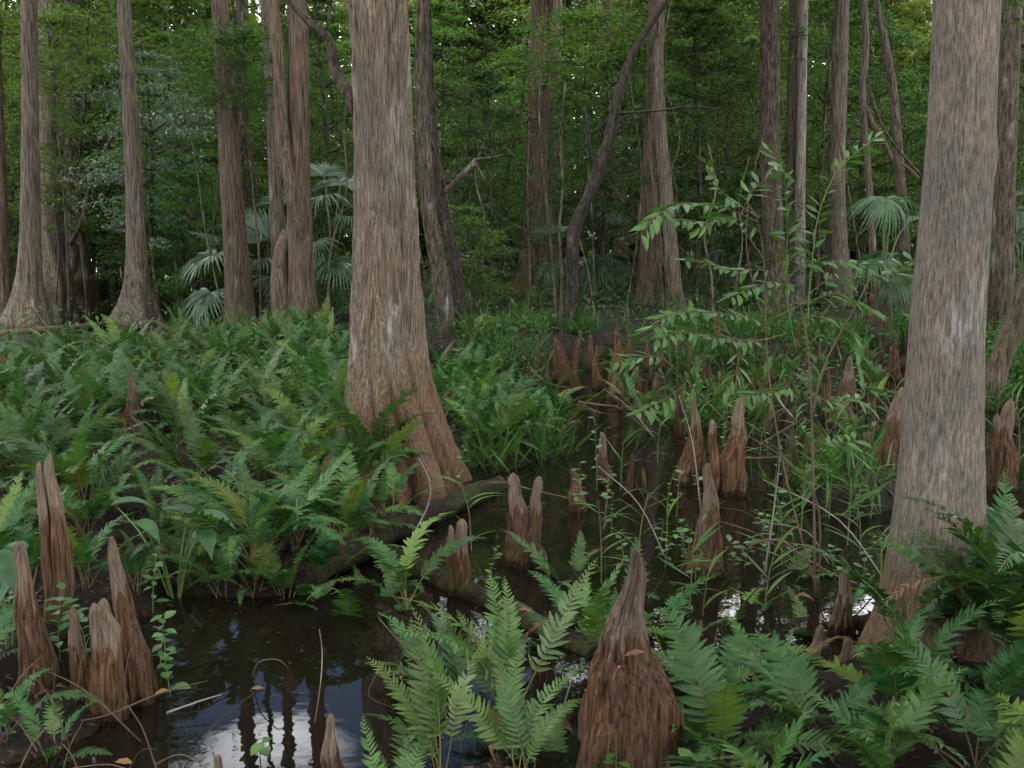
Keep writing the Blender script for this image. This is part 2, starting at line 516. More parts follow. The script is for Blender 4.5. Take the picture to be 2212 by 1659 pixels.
def water_mat():
    m, n, l = new_mat('swamp_water')
    tc = n.new('ShaderNodeTexCoord')
    a = noise(n, l, tc.outputs['Object'], 5.0, 3, 0.5)
    b = noise(n, l, tc.outputs['Object'], 1.1, 2, 0.5)
    p = n.new('ShaderNodeBsdfPrincipled')
    p.inputs['Base Color'].default_value = (0.006, 0.0045, 0.003, 1)
    p.inputs['Roughness'].default_value = 0.015
    p.inputs['IOR'].default_value = 1.333
    bp = n.new('ShaderNodeBump')
    bp.inputs['Strength'].default_value = 0.045
    bp.inputs['Distance'].default_value = 0.05
    l.new(math_node(n, l, 'ADD', math_node(n, l, 'MULTIPLY', a, 0.4), b), bp.inputs['Height'])
    l.new(bp.outputs['Normal'], p.inputs['Normal'])
    out = n.new('ShaderNodeOutputMaterial')
    l.new(p.outputs[0], out.inputs['Surface'])
    return m
M['mud'] = ground_mat()
M['water'] = water_mat()

# ------------------------------------------------------------------ ground and water
LAND = {   # outlines of land, picture measurements of their shore lines
    'left_bed': [(-700, 770), (-200, 745), (300, 735), (560, 735), (760, 800), (740, 1010), (930, 1075), (760, 1200), (600, 1290), (470, 1290), (370, 1250), (330, 1330), (200, 1340), (0, 1500), (-500, 1600), (-900, 1300)],
    'island': [(900, 830), (1080, 840), (1210, 900), (1190, 1000), (1080, 1030), (990, 1000), (920, 930)],
    'front_right': [(1420, 1560), (1560, 1480), (1760, 1440), (1950, 1400), (2120, 1360), (2500, 1330), (2700, 1800), (2500, 2600), (1500, 2600), (1380, 1900)],
    'front_clump': [(1010, 1560), (1120, 1500), (1220, 1540), (1200, 1700), (1180, 2000), (900, 2100), (880, 1760), (950, 1640)],
    'knee_mound': [(40, 1500), (120, 1470), (240, 1500), (300, 1540), (240, 1610), (100, 1680), (-100, 1800), (-200, 1600)],
    'hummock': [(1440, 905), (1520, 890), (1600, 880), (1640, 905), (1560, 925), (1470, 930)],
    'shrub_foot': [(1700, 1060), (1790, 1010), (1900, 1000), (1960, 1060), (1900, 1130), (1800, 1120)],
    'behind_knee': [(1230, 1400), (1330, 1370), (1440, 1390), (1470, 1470), (1330, 1480)],
    'back_bank': [(470, 690), (800, 760), (1000, 790), (1100, 800), (1200, 770), (1300, 745), (1400, 775), (1480, 800), (1560, 770), (1700, 800), (1780, 850), (1860, 840), (1900, 790), (2020, 800), (2100, 860), (2250, 900), (2500, 900), (6000, 600), (6000, 517), (-1200, 517), (-1200, 545), (250, 560), (480, 640)],
}
def poly_world(p):
    return np.array([tuple(G(u, v))[:2] for u, v in p])
LANDW = {k: poly_world(v) for k, v in LAND.items()}

def sdist(P, x, y):
    """signed distance (positive inside) of points to polygon"""
    d = np.full(x.shape, 1e9)
    inside = np.zeros(x.shape, bool)
    n = len(P)
    for i in range(n):
        a, b = P[i], P[(i + 1) % n]
        e = b - a
        w0, w1 = x - a[0], y - a[1]
        t = np.clip((w0 * e[0] + w1 * e[1]) / (e @ e + 1e-12), 0, 1)
        d = np.minimum(d, (w0 - e[0] * t) ** 2 + (w1 - e[1] * t) ** 2)
        c = ((a[1] <= y) & (b[1] > y)) | ((b[1] <= y) & (a[1] > y))
        xi = a[0] + (y - a[1]) / (e[1] if abs(e[1]) > 1e-9 else 1e-9) * e[0]
        inside ^= c & (x < xi)
    d = np.sqrt(d)
    return np.where(inside, d, -d)

def ground_z(x, y):
    x, y = np.asarray(x, float), np.asarray(y, float)
    wob = 0.10 * fbm(x * 2.2, y * 2.2, 0, 3, 2)
    z = np.full(x.shape, -0.3)
    for k, P in LANDW.items():
        s = sdist(P, x, y)
        w = 0.9 if k == 'back_bank' else 0.22
        top = {'left_bed': 0.14, 'back_bank': 0.14, 'knee_mound': 0.03}.get(k, 0.07)
        hgt = -0.3 + (0.3 + top) / (1 + np.exp(-np.clip((s + wob * w * 5) / (w * 0.28), -30, 30)))
        z = np.maximum(z, hgt)
    return z + 0.05 * fbm(x * 3.1, y * 3.1, 0.5, 9, 3) + 0.10 * fbm(x * 0.35, y * 0.35, 2.5, 12, 2) * (z > 0)

def gz(x, y):
    return float(ground_z(np.array([x]), np.array([y]))[0])

gx = np.concatenate([-np.geomspace(900, 9, 26), np.linspace(-8.6, 8.6, 230), np.geomspace(9, 900, 26)])
gy = np.concatenate([-np.geomspace(60, 1, 8), np.linspace(0.5, 17, 250), np.linspace(17.3, 40, 60), np.geomspace(41, 1500, 34)])
X, Y = np.meshgrid(gx, gy)
Z = ground_z(X, Y)
tag(link('ground', mk_mesh('ground', np.stack([X, Y, Z], -1).reshape(-1, 3), [grid_faces(len(gy), len(gx), False)], M['mud'])), kind='structure')
wx = np.concatenate([-np.geomspace(900, 12, 8), np.linspace(-10, 10, 21), np.geomspace(12, 900, 8)])
wy = np.concatenate([[-60, -20, -5], np.linspace(0, 40, 41), np.geomspace(45, 1500, 10)])
X, Y = np.meshgrid(wx, wy)
tag(link('water', mk_mesh('water', np.stack([X, Y, X * 0], -1).reshape(-1, 3), [grid_faces(len(wy), len(wx), False)], M['water'])), kind='structure')

# ------------------------------------------------------------------ leaf clouds
def leaf_cloud(C, N, size, aspect=0.45, flat=0.6, seed=0, fold=0.25):
    """C (k,3) leaf places, N (k,3) preferred outward direction. Returns V,F of folded leaves: 4 verts, 2 tris each sharing the midrib"""
    g = np.random.default_rng(seed)
    k = len(C)
    d = N * 0.6 + g.normal(size=(k, 3)) * np.array([1, 1, 0.5])
    d[:, 2] -= 0.25
    d /= np.linalg.norm(d, axis=1)[:, None]
    up = g.normal(size=(k, 3)) * (1 - flat) + np.array([0, 0, 1.0])
    s = np.cross(d, up)
    s /= np.linalg.norm(s, axis=1)[:, None] + 1e-9
    nn = np.cross(s, d)
    L = (size * g.uniform(0.6, 1.25, k))[:, None]
    w = L * aspect * 0.5
    mid = C + d * L * 0.45
    tip = C + d * L - nn * L * 0.12
    a = mid + s * w + nn * w * fold
    b = mid - s * w + nn * w * fold
    V = np.stack([C, a, tip, b], 1).reshape(-1, 3)
    i = np.arange(k) * 4
    return V, [np.stack([i, i + 1, i + 2], 1), np.stack([i, i + 2, i + 3], 1)]

def gen_understory(seed, h, rad, low, n_leaf, leaf, mats, lean=0.3, stem_r=0.05, sprays=58):
    """thin stemmed tree: stem + limbs (trunk mesh) and a crown of leaf sprays along the limbs"""
    r = random.Random(seed)
    g = np.random.default_rng(seed)
    top = np.array([r.uniform(-lean, lean) * h * 0.3, r.uniform(-lean, lean) * h * 0.3, h])
    stem = smooth_path([(0, 0, -0.2), (r.uniform(-.2, .2), r.uniform(-.2, .2), h * 0.33), (top[0] * .6 + r.uniform(-.25, .25), top[1] * .6, h * 0.66), top], 16)
    tb = MB()
    tb.tube(stem, np.linspace(stem_r, stem_r * 0.2, 16), 6, lump=0.25, seed=seed)
    cent, outd = [], []
    for i in range(sprays):
        t = low + (1 - low) * (i + r.random()) / sprays
        p = stem[min(15, int(t * 15))]
        az = i * 2.4 + r.uniform(-.5, .5)
        prof = math.sin(math.pi * min(1, 0.18 + 0.80 * (t - low) / (1 - low + 1e-6))) ** 0.7
        L = rad * prof * r.uniform(0.55, 1.1)
        rise = r.uniform(-0.15, 0.45)
        e = p + np.array([math.cos(az) * L, math.sin(az) * L, rise * L])
        mid = (p + e) / 2 + np.array([0, 0, 0.12 * L])
        path = smooth_path([p, mid, e], 6)
        if i % 2 == 0:
            tb.tube(path, np.linspace(stem_r * 0.32, 0.006, 6), 4, cap=False)
        k = max(4, int(n_leaf / sprays))
        tt = g.beta(2.2, 1.3, k)
        base = path[0] + (path[-1] - path[0]) * tt[:, None] + np.array([0, 0, 0.12 * L]) * (4 * tt * (1 - tt))[:, None]
        spread = 0.08 + 0.11 * L * (0.35 + tt)
        cc = base + g.normal(size=(k, 3)) * (spread[:, None] * np.array([0.75, 0.75, 0.28]))
        cent.append(cc)
        oo = cc - p
        outd.append(oo / (np.linalg.norm(oo, axis=1)[:, None] + 1e-6))
    V, F = leaf_cloud(np.vstack(cent), np.vstack(outd), leaf, 0.48, 0.55, seed)
    return tb.build('understory_trunk', M['bark_dark']), mk_mesh('understory_crown', V, F, mats, smooth=False)

def gen_canopy(seed, h, rad, n_leaf, leaf):
    """feathery high crown of a cypress: tufts on level limbs, with limbs"""
    r = random.Random(seed)
    g = np.random.default_rng(seed)
    lb = MB()
    cent, outd = [], []
    ns = 26
    for i in range(ns):
        t = (i + 0.5) / ns
        az = i * 2.4 + r.uniform(-.4, .4)
        L = rad * (0.55 + 0.5 * math.sin(math.pi * (0.1 + 0.85 * t))) * r.uniform(0.6, 1.1) * (1.0 - 0.55 * t ** 2)
        p = np.array([0, 0, t * h])
        e = p + np.array([math.cos(az) * L, math.sin(az) * L, r.uniform(-0.05, 0.3) * L])
        path = smooth_path([p, (p + e) / 2 + np.array([0, 0, 0.1 * L]), e], 6)
        lb.tube(path, np.linspace(0.06, 0.012, 6), 4, cap=False)
        k = n_leaf // ns
        nt = 9
        tc = g.beta(1.8, 1.1, nt)
        tuft = p + (e - p) * tc[:, None] + g.normal(size=(nt, 3)) * np.array([.5, .5, .18]) * (0.3 + 0.2 * L)
        w = g.integers(0, nt, k)
        cc = tuft[w] + g.normal(size=(k, 3)) * np.array([0.34, 0.34, 0.16])
        cent.append(cc)
        oo = cc - p
        outd.append(oo / (np.linalg.norm(oo, axis=1)[:, None] + 1e-6))
    V, F = leaf_cloud(np.vstack(cent), np.vstack(outd), leaf, 0.4, 0.6, seed)
    return lb.build('canopy_limbs', M['bark_grey']), mk_mesh('canopy_crown', V, F, M['canopy'], smooth=False)

CANOPY = [gen_canopy(300 + i, 9.0, 3.4, 10000, 0.20) for i in range(4)]

# ------------------------------------------------------------------ trunks
def trunk_mesh(name, samples, y, zt, mat, nth=40, dz=0.12, flutes=7, fl_amp=0.18, fl_h=0.9, bark=0.0, seed=0, knob=None, zb=-0.35, bfreq=26.0, ws=0.85):
    """samples: (u, v, width) bottom to top, seen at depth y. Local origin at the foot of the trunk."""
    pts = []
    for u, v, w in samples:
        p = PT(u, v, y)
        pts.append((p.z, p.x, m_of(w, p) / 2 * ws))
    pts.sort()
    z0 = np.array([p[0] for p in pts]); x0 = np.array([p[1] for p in pts]); r0 = np.array([p[2] for p in pts])
    ox = float(np.interp(0, z0, x0))
    sl = (x0[-1] - x0[-2]) / (z0[-1] - z0[-2]) if len(z0) > 1 else 0.0
    sl = max(-0.12, min(0.12, sl))
    z_hi = z0[-1]
    za = np.arange(zb, z_hi + 0.4, dz)
    zc = np.linspace(z_hi + 0.4 + dz, zt, 14)
    z = np.concatenate([za, zc])
    zz = np.concatenate([z0, [zt]])
    xx = np.concatenate([x0, [x0[-1] + sl * (zt - z_hi) * 0.5]])
    rr = np.concatenate([r0, [r0[-1] * 0.45]])
    cx = np.interp(z, zz, xx)
    cr = np.interp(z, zz, rr)
    ker = max(1, int(0.30 / dz))
    def sm(a):
        n = len(za)
        b = np.pad(a[:n], (ker, ker), mode='reflect', reflect_type='odd')
        c = np.convolve(b, np.ones(2 * ker + 1) / (2 * ker + 1), 'valid')
        return np.concatenate([c, a[n:]])
    cx, cr = sm(cx), sm(cr)
    th = np.linspace(0, 2 * np.pi, nth, endpoint=False)
    T, ZZ = np.meshgrid(th, z)
    amp = fl_amp * np.exp(-np.maximum(ZZ, 0) / fl_h)
    ph = 0.5 * fbm(ZZ * 0.5, 0, 0, seed + 5, 2)
    fl = fbm(np.cos(T + ph) * flutes * 0.32, np.sin(T + ph) * flutes * 0.32, ZZ * 0.25, seed, 2)
    fl2 = np.abs(np.sin((T + ph) * flutes / 2 + seed + 0.8 * fl)) ** 0.7 * 2 - 1
    r = cr[:, None] * (1 + amp * (0.55 * fl2 + 0.6 * fl) + 0.035 * fbm(np.cos(T) * 1.4, np.sin(T) * 1.4, ZZ * 0.9, seed + 2, 2))
    if bark:
        k = bfreq
        c, s = np.cos(T) * cr[:, None], np.sin(T) * cr[:, None]
        n1 = fbm(c * k, s * k, ZZ * 2.6, seed + 31, 2)
        n2 = fbm(c * k * 2.3, s * k * 2.3, ZZ * 6.0, seed + 47, 2)
        ridg = 1 - np.abs(n1) * 1.8
        fade = 0.35 + 0.65 * np.clip((fbm(c * 2, s * 2, ZZ * 1.1, seed + 60, 2) + 0.5), 0, 1)
        r = r + bark * (ridg - 0.75 + 0.5 * n2) * fade
    if knob:
        for kz, kt, ka, kw in knob:
            dT = np.angle(np.exp(1j * (T - kt)))
            r = r + ka * np.exp(-((ZZ - kz) / kw) ** 2 - (dT / 0.7) ** 2)
    V = np.stack([cx[:, None] - ox + r * np.cos(T), r * np.sin(T), ZZ], -1).reshape(-1, 3)
    V = np.vstack([V, [cx[-1] - ox, 0, z[-1] + 0.05]])
    F = [grid_faces(len(z), nth, True)]
    j = np.arange(nth)
    F.append(np.stack([np.full(nth, len(z) * nth), (len(z) - 1) * nth + j, (len(z) - 1) * nth + (j + 1) % nth], 1))
    return mk_mesh(name, V, F, mat), ox, (cx[-1] - ox)

def tree(label, base_v, samples, mat, zt=22, crown=0, group=None, name='cypress_tree', y=None, crown_z=None, crown_s=1.0, **kw):
    if y is None:
        y = G(samples[0][0], base_v).y
    me, ox, tx = trunk_mesh('trunk', samples, y, zt, mat, **kw)
    root = thing(name, label, 'tree', (ox, y, 0), 0, group)
    root['u'] = samples[-1][0]
    link('trunk', me, root)
    if crown is not None:
        lm, cm = CANOPY[crown % len(CANOPY)]
        cz = crown_z if crown_z is not None else zt - 8.5
        c = link('crown', cm, root, (tx, 0, cz), (0, 0, crown * 1.3), (crown_s,) * 3)
        link('limbs', lm, c)
    return root

def add_branch(root, pix, ys, r0, r1, mat='bark_dark', k=14, n=7, name='branch'):
    """a limb that belongs to a tree, from picture points at the given depths"""
    P = [PT(u, v, yy) - Vector(root.location) for (u, v), yy in zip(pix, ys)]
    b = MB().tube(smooth_path([tuple(p) for p in P], k), np.linspace(r0, r1, k), n, lump=0.2, seed=int(pix[0][0]))
    return link(name, b.build(name, M[mat]), root)

# the two near cypresses
main = tree('thick cypress with fluted reddish base and shaggy bark, left of centre', 1050,
    [(850, 1095, 290), (850, 1040, 274), (850, 1000, 262), (848, 960, 240), (846, 900, 208), (842, 840, 184), (838, 780, 171), (837, 720, 163), (835, 600, 155), (832, 400, 136), (826, 250, 131), (821, 120, 130), (815, 0, 130)],
    M['bark_main'], 24, 0, nth=260, dz=0.012, flutes=11, fl_amp=0.55, fl_h=0.62, bark=0.019, seed=3, zb=-0.2, bfreq=20, ws=0.95)
right = tree('smooth grey-brown cypress trunk standing nearest on the right edge', 1440,
    [(2025, 1480, 430), (2025, 1430, 345), (2025, 1380, 292), (2025, 1300, 252), (2024, 1200, 226), (2032, 1080, 200), (2036, 960, 188), (2040, 800, 174), (2052, 600, 164), (2070, 400, 156), (2080, 200, 152), (2087, 0, 150)],
    M['bark_right'], 23, 1, nth=240, dz=0.008, flutes=9, fl_amp=0.32, fl_h=0.22, bark=0.0035, seed=8, zb=-0.2, bfreq=44, knob=[(2.32, 0.0, 0.016, 0.09)], ws=0.92)
main['category'] = right['category'] = 'tree'
add_branch(main, [(785, 275), (750, 200), (722, 150), (716, 100), (700, 72), (660, 40), (615, -10), (560, -60)], [7.95, 8.08, 8.2, 8.25, 8.3, 8.4, 8.5, 8.6], 0.05, 0.022, 'bark_dark', 20)
add_branch(main, [(700, 72), (712, 40), (715, 0), (720, -40)], [8.3, 8.32, 8.35, 8.4], 0.014, 0.008, 'bark_dark', 8)

T = tree
mid = M['bark_mid']; gry = M['bark_grey']; pale = M['bark_pale']; drk = M['bark_dark']
trees = []
def TT(label, *a, **k):
    t = T(label, *a, **k)
    trees.append(t)
    return t
TT('flared cypress trunk cut by the left picture edge', 690, [(2, 700, 70), (4, 600, 40), (0, 400, 32), (-6, 200, 28), (-12, 0, 26)], mid, 22, 2, seed=21, flutes=8, fl_amp=0.3)
TT('grey cypress with wide buttressed foot in the left channel', 700, [(62, 705, 128), (62, 660, 84), (64, 600, 56), (66, 450, 46), (66, 300, 42), (64, 150, 40), (62, 0, 38)], gry, 24, 3, seed=22, flutes=9, fl_amp=0.35, fl_h=1.6)
TT('pale cypress with a broken side limb behind the left channel', 628, [(118, 628, 90), (116, 560, 62), (110, 420, 50), (104, 300, 44), (102, 150, 40), (100, 0, 38)], gry, 23, 0, seed=23, flutes=8, fl_amp=0.3, fl_h=2)
add_branch(trees[-1], [(124, 385), (150, 392), (185, 405), (205, 420)], [G(118, 628).y - 0.5] * 4, 0.10, 0.04, 'bark_grey', 8)
TT('dark cypress standing just behind the pale broken-limbed one', 622, [(172, 622, 80), (166, 540, 52), (158, 420, 40), (155, 250, 36), (153, 0, 34)], drk, 22, 1, seed=24, flutes=8, fl_amp=0.3, fl_h=2)
TT('straight slender cypress with spreading foot at the channel edge', 698, [(292, 705, 130), (294, 670, 92), (296, 620, 62), (296, 550, 48), (291, 420, 44), (284, 280, 40), (275, 130, 37), (267, 0, 34)], gry, 25, 2, seed=25, flutes=9, fl_amp=0.38, fl_h=1.2)
TT('brown cypress behind the silvery fan palm', 712, [(520, 715, 84), (518, 660, 66), (506, 500, 58), (496, 350, 52), (488, 200, 47), (478, 60, 43), (474, 0, 42)], mid, 24, 3, seed=26, flutes=8, fl_amp=0.25, fl_h=1.2)
TT('dark trunk just right of the fan palm cypress', 655, [(548, 655, 70), (540, 560, 44), (530, 420, 32), (525, 300, 26), (520, 0, 22)], drk, 18, None, seed=27, flutes=6, fl_amp=0.2)
TT('grey trunk half hidden behind the forked cypress', 690, [(600, 700, 70), (604, 620, 44), (600, 500, 36), (594, 380, 33), (586, 200, 31), (574, 0, 29)], gry, 22, 0, seed=28)
fork = TT('forked brown cypress with flaring foot left of the thick one', 735, [(656, 745, 130), (655, 720, 104), (654, 690, 84), (652, 620, 66), (648, 500, 62), (644, 380, 58), (645, 250, 55), (646, 100, 52), (640, 0, 50)], mid, 24, 1, seed=29, flutes=8, fl_amp=0.3, fl_h=0.7, nth=72, dz=0.04, bark=0.008)
yf = fork.location.y
add_branch(fork, [(652, 600), (645, 480), (629, 400), (616, 340), (606, 240), (602, 120), (590, 0), (578, -120)], [yf + 0.05, yf - 0.16, yf - 0.26, yf - 0.25, yf - .2, yf - .15, yf - .1, yf], 0.15, 0.10, 'bark_mid', 24, 12, 'side_trunk')
add_branch(fork, [(612, 735), (610, 690), (604, 620), (606, 560), (625, 500)], [yf - .1, yf - .05, yf, yf + .05, yf + .1], 0.22, 0.12, 'bark_mid', 14, 12, 'side_trunk')
TT('slim curving trunk hugging the thick cypress on its right', 745, [(968, 750, 54), (966, 720, 44), (955, 620, 44), (940, 540, 42), (922, 430, 40), (914, 300, 38), (910, 150, 36), (914, 0, 34)], drk, 18, None, name='hardwood_tree', seed=30, flutes=5, fl_amp=0.15, nth=36, dz=0.05, bark=0.006)
TT('thin mottled trunk bending right, second beside the thick cypress', 728, [(1000, 735, 44), (996, 690, 36), (982, 560, 30), (966, 490, 28), (944, 420, 25), (938, 320, 23), (930, 200, 21), (925, 60, 20), (922, 0, 20)], M['bark_black'], 17, None, name='hardwood_tree', seed=31, flutes=5, fl_amp=0.12)
yb = trees[-1].location.y
add_branch(trees[-1], [(950, 425), (985, 390), (1018, 358), (1030, 345), (1060, 342), (1085, 335)], [yb] * 6, 0.06, 0.02, 'bark_dark', 12)
add_branch(trees[-1], [(1024, 352), (1040, 375), (1052, 395)], [yb] * 3, 0.03, 0.01, 'bark_dark', 6)
TT('stout brown twin-stemmed cypress in the centre distance', 645, [(1150, 652, 118), (1149, 620, 86), (1150, 560, 66), (1154, 450, 56), (1160, 300, 56), (1166, 150, 56), (1172, 0, 58)], mid, 22, 2, seed=32, crown_z=9.0, crown_s=1.25, flutes=8, fl_amp=0.3, fl_h=1.4)
TT('pale trunk tucked behind the stout central cypress', 620, [(1188, 622, 60), (1190, 560, 46), (1192, 400, 38), (1196, 200, 36), (1200, 0, 35)], gry, 24, 3, seed=33)
TT('sinuous dark leaning tree sweeping up to the right of centre', 735, [(1222, 745, 46), (1228, 700, 38), (1236, 640, 32), (1238, 580, 32), (1236, 520, 33), (1246, 470, 33), (1272, 425, 30), (1296, 370, 28), (1314, 310, 28), (1328, 240, 26), (1344, 180, 25), (1368, 110, 23), (1400, 60, 22), (1440, 0, 22), (1480, -60, 20)], M['bark_black'], 9.5, None, name='hardwood_tree', seed=34, flutes=4, fl_amp=0.1, nth=28, dz=0.05, bark=0.004)
yl = trees[-1].location.y
lean = trees[-1]
add_branch(lean, [(1330, 245), (1380, 242), (1430, 238), (1490, 230), (1560, 236)], [yl, yl - .2, yl - .3, yl - .4, yl - .5], 0.03, 0.010, 'bark_black', 12)
add_branch(lean, [(1285, 395), (1284, 350), (1272, 290), (1262, 230)], [yl] * 4, 0.035, 0.015, 'bark_black', 10)
add_branch(lean, [(1275, 290), (1300, 270), (1318, 250)], [yl] * 3, 0.02, 0.01, 'bark_black', 6)
TT('narrow reddish trunk behind the sinuous leaning tree', 610, [(1345, 612, 44), (1340, 500, 34), (1334, 380, 30), (1324, 200, 25), (1312, 0, 22)], mid, 20, None, seed=35)
TT('shaggy red-brown cypress with wide dark buttress', 672, [(1400, 675, 96), (1402, 620, 70), (1404, 520, 56), (1404, 400, 50), (1408, 250, 44), (1412, 100, 42), (1414, 0, 40)], mid, 23, 0, seed=36, flutes=9, fl_amp=0.4, fl_h=1.6, nth=56, ws=0.7)
TT('smooth slim cypress leaning against the shaggy buttressed one', 690, [(1464, 665, 52), (1458, 640, 40), (1450, 540, 36), (1440, 420, 33), (1428, 300, 31), (1420, 150, 30), (1424, 0, 30)], gry, 20, 1, seed=37, crown_z=7.5, crown_s=1.2)
TT('wide mottled grey trunk right of centre behind the green shrub', 692, [(1680, 650, 84), (1676, 590, 62), (1668, 480, 54), (1662, 300, 50), (1662, 150, 49), (1664, 0, 48)], M['bark_dark'], 21, 2, seed=38, crown_z=8.0, crown_s=1.2)
TT('light grey trunk of the pale pair beyond the green shrub', 668, [(1712, 606, 52), (1710, 500, 38), (1712, 300, 32), (1716, 0, 28)], gry, 22, 3, seed=39, crown_z=9.0, crown_s=1.2)
TT('thin whitish trunk of the pale pair beyond the green shrub', 670, [(1728, 600, 30), (1728, 450, 26), (1732, 250, 22), (1738, 0, 19)], pale, 24, None, seed=40)
TT('straight pale brown cypress above the right fan palm', 675, [(1812, 612, 72), (1808, 540, 52), (1806, 400, 44), (1812, 200, 40), (1818, 0, 38)], gry, 22, 0, seed=41, crown_z=8.5, crown_s=1.2)
TT('thin twisting stem left of the nearest right cypress', 690, [(1890, 640, 20), (1880, 440, 18), (1870, 300, 16), (1862, 200, 17), (1872, 90, 16), (1866, 0, 15)], gry, 14, None, name='hardwood_tree', seed=42, flutes=4, fl_amp=0.05)
yq = trees[-1].location.y
add_branch(trees[-1], [(1868, 230), (1885, 270), (1910, 310), (1930, 350)], [yq] * 4, 0.09, 0.05, 'bark_mid', 10)
TT('dark angled stem beside the nearest right cypress', 700, [(1960, 655, 30), (1950, 450, 26), (1938, 300, 24), (1928, 180, 22), (1912, 90, 20), (1890, 0, 18)], drk, 12, None, name='hardwood_tree', seed=43, flutes=4, fl_amp=0.05)
TT('nearly black trunk behind the nearest right cypress', 770, [(2160, 780, 90), (2164, 720, 64), (2166, 560, 54), (2170, 400, 50), (2178, 200, 50), (2186, 0, 48)], drk, 20, 1, seed=44, flutes=8, fl_amp=0.25, fl_h=1, bark=0.006, nth=60, dz=0.05)
yr = G(2150, 880).y
TT('leaning brown trunk cut by the right picture edge', 880, [(2130, 890, 70), (2142, 830, 58), (2168, 760, 54), (2196, 690, 50), (2222, 610, 48), (2248, 520, 46), (2275, 420, 44)], mid, 12, None, seed=45, flutes=5, fl_amp=0.1, name='hardwood_tree', bark=0.005, nth=60, dz=0.04)

# distant trunks that stand in the forest behind
MARKS = [(5, 'left-edge trunk'), (64, 'grey buttressed cypress'), (105, 'broken-limbed cypress'), (280, 'slender channel cypress'), (490, 'fan palm cypress'),
         (648, 'forked cypress'), (828, 'thick cypress'), (940, 'thin bending trunk'), (1162, 'stout central cypress'), (1300, 'sinuous tree'), (1430, 'shaggy buttressed cypress'),
         (1664, 'wide mottled trunk'), (1730, 'pale pair'), (1812, 'pale brown cypress'), (2070, 'nearest right cypress')]
far = []
fr = random.Random(77)
for i, (u, v, w) in enumerate([(-60, 585, 26), (30, 570, 20), (225, 572, 17), (335, 568, 20), (395, 575, 15), (440, 566, 22), (560, 572, 15), (700, 570, 22), (735, 566, 14), (965, 575, 16), (1035, 570, 24), (1085, 578, 30), (1110, 566, 16),
        (1228, 570, 20), (1262, 565, 13), (1300, 575, 18), (1375, 568, 26), (1475, 572, 18), (1520, 566, 24), (1575, 575, 15), (1610, 566, 20), (1635, 562, 14), (1760, 568, 18), (1790, 564, 14), (1850, 570, 22), (1925, 566, 26), (1975, 572, 20), (2220, 575, 26), (2290, 580, 28),
        (150, 556, 14), (480, 556, 13), (620, 556, 14), (1000, 556, 13), (1330, 556, 14), (1700, 556, 15), (1890, 556, 14)]):
    du = fr.uniform(-18, 18)
    t = T('x', v, [(u, v + 4, w * 1.9), (u, v - 20, w * 1.25), (u + du * 0.4, v - 200, w), (u + du, v - 420, w * 0.86), (u + du, 0, w * 0.8)], [gry, mid, gry, drk, pale][fr.choice([0, 1, 2, 3, 0, 4])],
          fr.uniform(18, 26) if u < 1050 else fr.uniform(16, 22), None if 250 < u < 1050 and i % 3 else fr.randint(0, 3), crown_s=1.0 if u < 1050 else 1.3, group='distant cypress trunks', nth=14, dz=0.5, seed=100 + i, fl_amp=0.2, flutes=6)
    far.append((t, u))
auto_labels(far, MARKS, 'distant trunk', 'distant cypress trunks')
# unseen cypresses beside and behind the view, added so their crowns block overhead light
side = []
for i, (x, y) in enumerate([(-7.5, 9), (-11, 16), (-16, 25), (8.5, 8), (11, 15), (15, 23), (-22, 33), (22, 32), (-5.5, 4.5), (6, 4.5), (-8.5, -1), (8, -2), (-3, -6), (3.5, -7), (-12, 4), (13, 5), (0, -13), (-7, -9), (8, -10), (1, 3.2 - 5.5)]):
    t = T('x', 0, [(CX, 900, 60), (CX, 560, 52), (CX, 300, 48)], gry, 22 + i % 4, i, y=20, nth=16, dz=0.5, seed=150 + i, crown_s=1.35)
    t.location = (x, y, 0)
    tag(t, 'cypress outside the picture, number of its side ' + ORD[min(13, i // 2)], 'tree', 'cypresses beside and behind the view')
    t['label'] = 'unseen cypress %s the view, %s of them' % ('left of' if x < 0 else 'right of', ORD[[0, 1, 2, 0, 1, 2, 3, 3, 4, 4, 0, 0, 0, 0, 5, 5, 0, 0, 0, 0][i]]) if y > 0 else 'unseen cypress behind the viewer, %s of them' % ORD[min(13, i - 8)]

# ------------------------------------------------------------------ understory trees and bushes
UND = []
for i, (h, rad, low, nl, lf, mt) in enumerate([
        (9.5, 2.4, 0.22, 13000, 0.115, 'under'), (8.0, 2.2, 0.2, 12000, 0.11, 'under'), (10.5, 2.6, 0.30, 13000, 0.12, 'under'), (7.0, 2.0, 0.12, 11000, 0.10, 'under_dark'),
        (4.2, 1.8, 0.06, 10000, 0.095, 'under'), (3.2, 1.6, 0.04, 9000, 0.09, 'under_dark'), (8.5, 2.2, 0.25, 12000, 0.11, 'under_dark'), (7.5, 2.0, 0.3, 10000, 0.11, 'under_blue'), (9.5, 2.8, 0.10, 13000, 0.15, 'under_far'), (9.0, 2.6, 0.08, 13000, 0.15, 'under_far'), (6.4, 2.3, 0.74, 5000, 0.095, 'under')]):
    UND.append(gen_understory(500 + i, h, rad, low, nl, lf, M[mt], stem_r=0.03 if i == 10 else 0.05 + 0.006 * h))
under = []
ur = random.Random(202)
def understory(u, d, kind, s=1.0, rot=None):
    x = (u - CX) / W * (d * CP + 0.3)
    root = thing('understory_tree' if kind not in (4, 5) else 'bush', 'x', 'tree' if kind not in (4, 5) else 'bush', (x, d, max(0, gz(x, d))), ur.uniform(0, 6.28) if rot is None else rot, 'green understory', (s, s, s * ur.uniform(0.92, 1.1)))
    a, b = UND[kind]
    link('trunk', a, root)
    link('crown', b, root)
    under.append((root, u))
    return root
